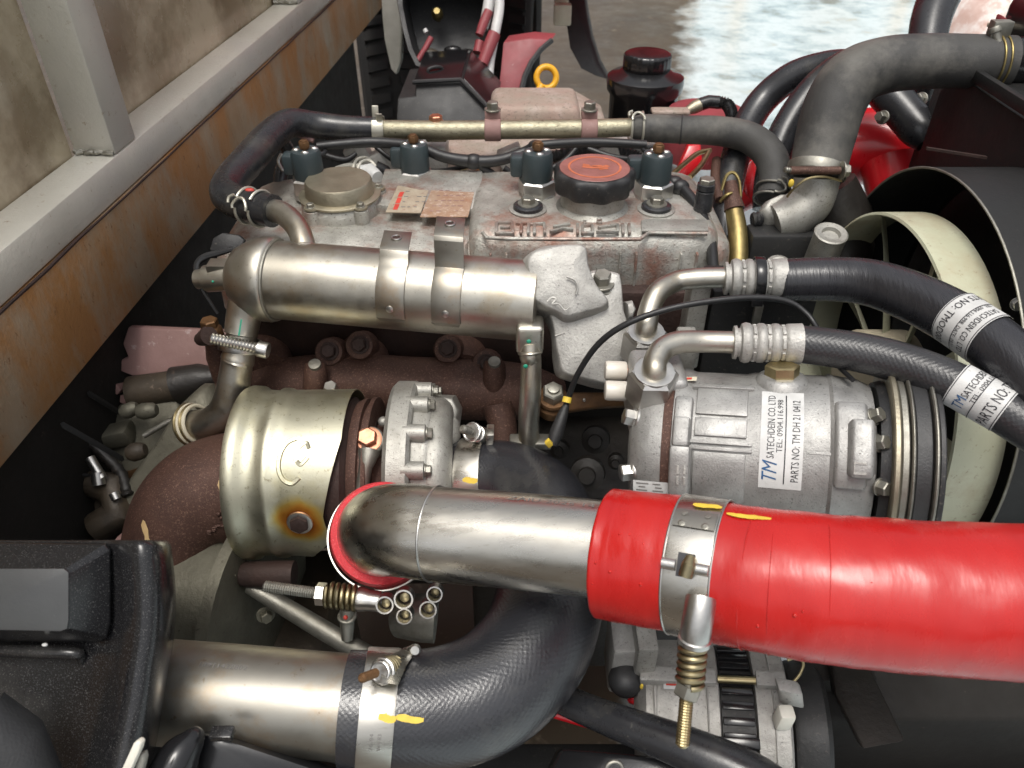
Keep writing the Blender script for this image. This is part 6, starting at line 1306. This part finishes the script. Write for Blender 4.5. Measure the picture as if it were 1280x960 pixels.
# moulded duct at lower left
DU = thing('air_duct', 'black moulded plastic air duct with a raised panel at lower left', 'duct', P(100, 800, .46))
prof = ((-160, .480), (-40, .478), (60, .476), (118, .474), (138, .470), (150, .462), (162, .455), (174, .452), (186, .453), (198, .459), (208, .470), (214, .486), (217, .51), (217, .60), (150, .62), (-160, .62))
def duct_row(r):
    f = (r - 675) / 300; sh = -4 + 14 * max(0, math.sin(min(1, f * 1.9) * PI)) * .5 - 70 * max(0, f - .45) ** 1.5; lead = .05 * max(0, f - .30) ** 1.4
    return sh, lead
rings = []
for r in [675, 677, 682, 700, 720, 740, 760, 780, 800, 815, 830, 850, 870, 890, 910, 930, 950, 970, 990, 1020]:
    sh, ld = duct_row(r); ring = []
    for i, (x, d) in enumerate(prof):
        k = 0.0 if r > 680 else (.006 if r == 675 else .002); xx = x + (sh * max(0, min(1, (x + 20) / 150)) if x > -20 else 0)
        if 100 < x < 218 and r < 680: xx -= 2 if r == 677 else 6
        ring.append(P(xx, r, d + (k if i < 13 else 0) - ld * (.4 if i < 13 else 0)))
    rings.append(ring)
b = B(); b.loft(rings); b.build('duct_body', 'plastic', DU, sharp=55)
outer = [(-70, 677), (132, 679), (139, 686), (139, 780), (134, 797), (122, 803), (-70, 800)]; inner = [(-70, 711), (80, 711), (86, 716), (86, 775), (84, 786), (76, 789), (-70, 786)]
b = B(); b.loft([[P(x, y, .480) for x, y in outer], [P(x, y, .466) for x, y in outer], [P(x + (-2 if x > 0 else 0), y + (2 if y < 700 else -2), .4625) for x, y in outer], [P(x + (2 if x > 0 else 0), y, .4455) for x, y in inner], [P(x, y, .4445) for x, y in inner]], True); b.build('raised_panel', 'plastic', DU, .0012, 3, sharp=50)
b = B(); b.loft([[P(x, y, .4443) for x, y in inner], [P(x - 1 if x > 0 else x, y, .4438) for x, y in inner]], True); b.build('panel_face', 'plastic_face', DU, .0004)
b = B(); b.tube(spl(PR([(-60, 812, .468, 7), (20, 814, .467, 8), (88, 816, .467, 8), (100, 820, .470, 6), (102, 832, .474, 4)]), 6), 12); b.build('moulded_lip', 'plastic', DU)
b = B(); b.sphere(P(56, 806, .455), .0014, 8, (1.3, .8, .7)); b.build('bright_chip', 'label_white', DU)
BT = thing('rubber_grommet', 'black rubber grommet with a red lip at the lower left corner', 'grommet', P(20, 930, .42)); b = B(); b.tube(PR([(-30, 900, .42, 40), (10, 930, .425, 42), (30, 985, .43, 44)]), 24); b.build('grommet', 'rubber', BT)
b = B(); b.tube(spl(PR([(22, 914, .435, 3), (40, 922, .44, 4), (60, 931, .448, 2)]), 5), 10); b.build('red_lip', 'red_dusty', BT)
ZT = thing('tie_end', 'white plastic tie end pointing up at the bottom left', 'cable tie', P(160, 960, .42)); b = B(); b.prism([P(x, y, .42) for x, y in ((150, 965), (166, 930), (171, 926), (176, 930), (174, 938), (160, 970))], V((.001, .004, -.002))); b.build('tongue', 'white_plastic', ZT, .001)
b = B(); b.prism([P(x, y, .425) for x, y in ((166, 970), (172, 945), (178, 942), (180, 950), (174, 975))], V((.001, .004, -.002))); b.build('second_tongue', 'grey_cloth', ZT, .001)
GS = thing('gloss_guard', 'glossy black tube guard under the lower steel pipe', 'guard', P(280, 940, .50))
b = B(); b.tube(hose_path(((200, 1000, .47, 30), (222, 950, .475, 26), (240, 925, .48, 16), (248, 912, .485, 8)), 8), 26); b.build('upright', 'gloss_black', GS)
b = B(); b.prism([P(x, y, d) for x, y, d in ((246, 912, .49), (290, 925, .49), (440, 975, .50), (440, 1040, .50), (240, 1040, .48))], V((0, .02, -.03))); b.build('skirt_plate', 'gloss_black', GS, .006)
b = B(); b.box(P(278, 917, .475), (.007, 0, 0), (0, .004, 0), (0, 0, .003)); b.build('clip', 'plastic', GS, .001)
LPk = thing('black_panel', 'glossy black panel edge along the bottom right of centre', 'panel', P(860, 960, .52))
b = B(); b.prism([P(x, y, d) for x, y, d in ((700, 935, .60), (820, 946, .58), (960, 985, .55), (960, 1060, .55), (640, 1060, .56))], V((0, .02, -.04))); b.build('panel', 'gloss_black', LPk, .004)
b = B(); b.torus(P(768, 962, .57), -FW, .006, .0016, 20, 8); b.build('stud_ring', 'zinc_dull', LPk)
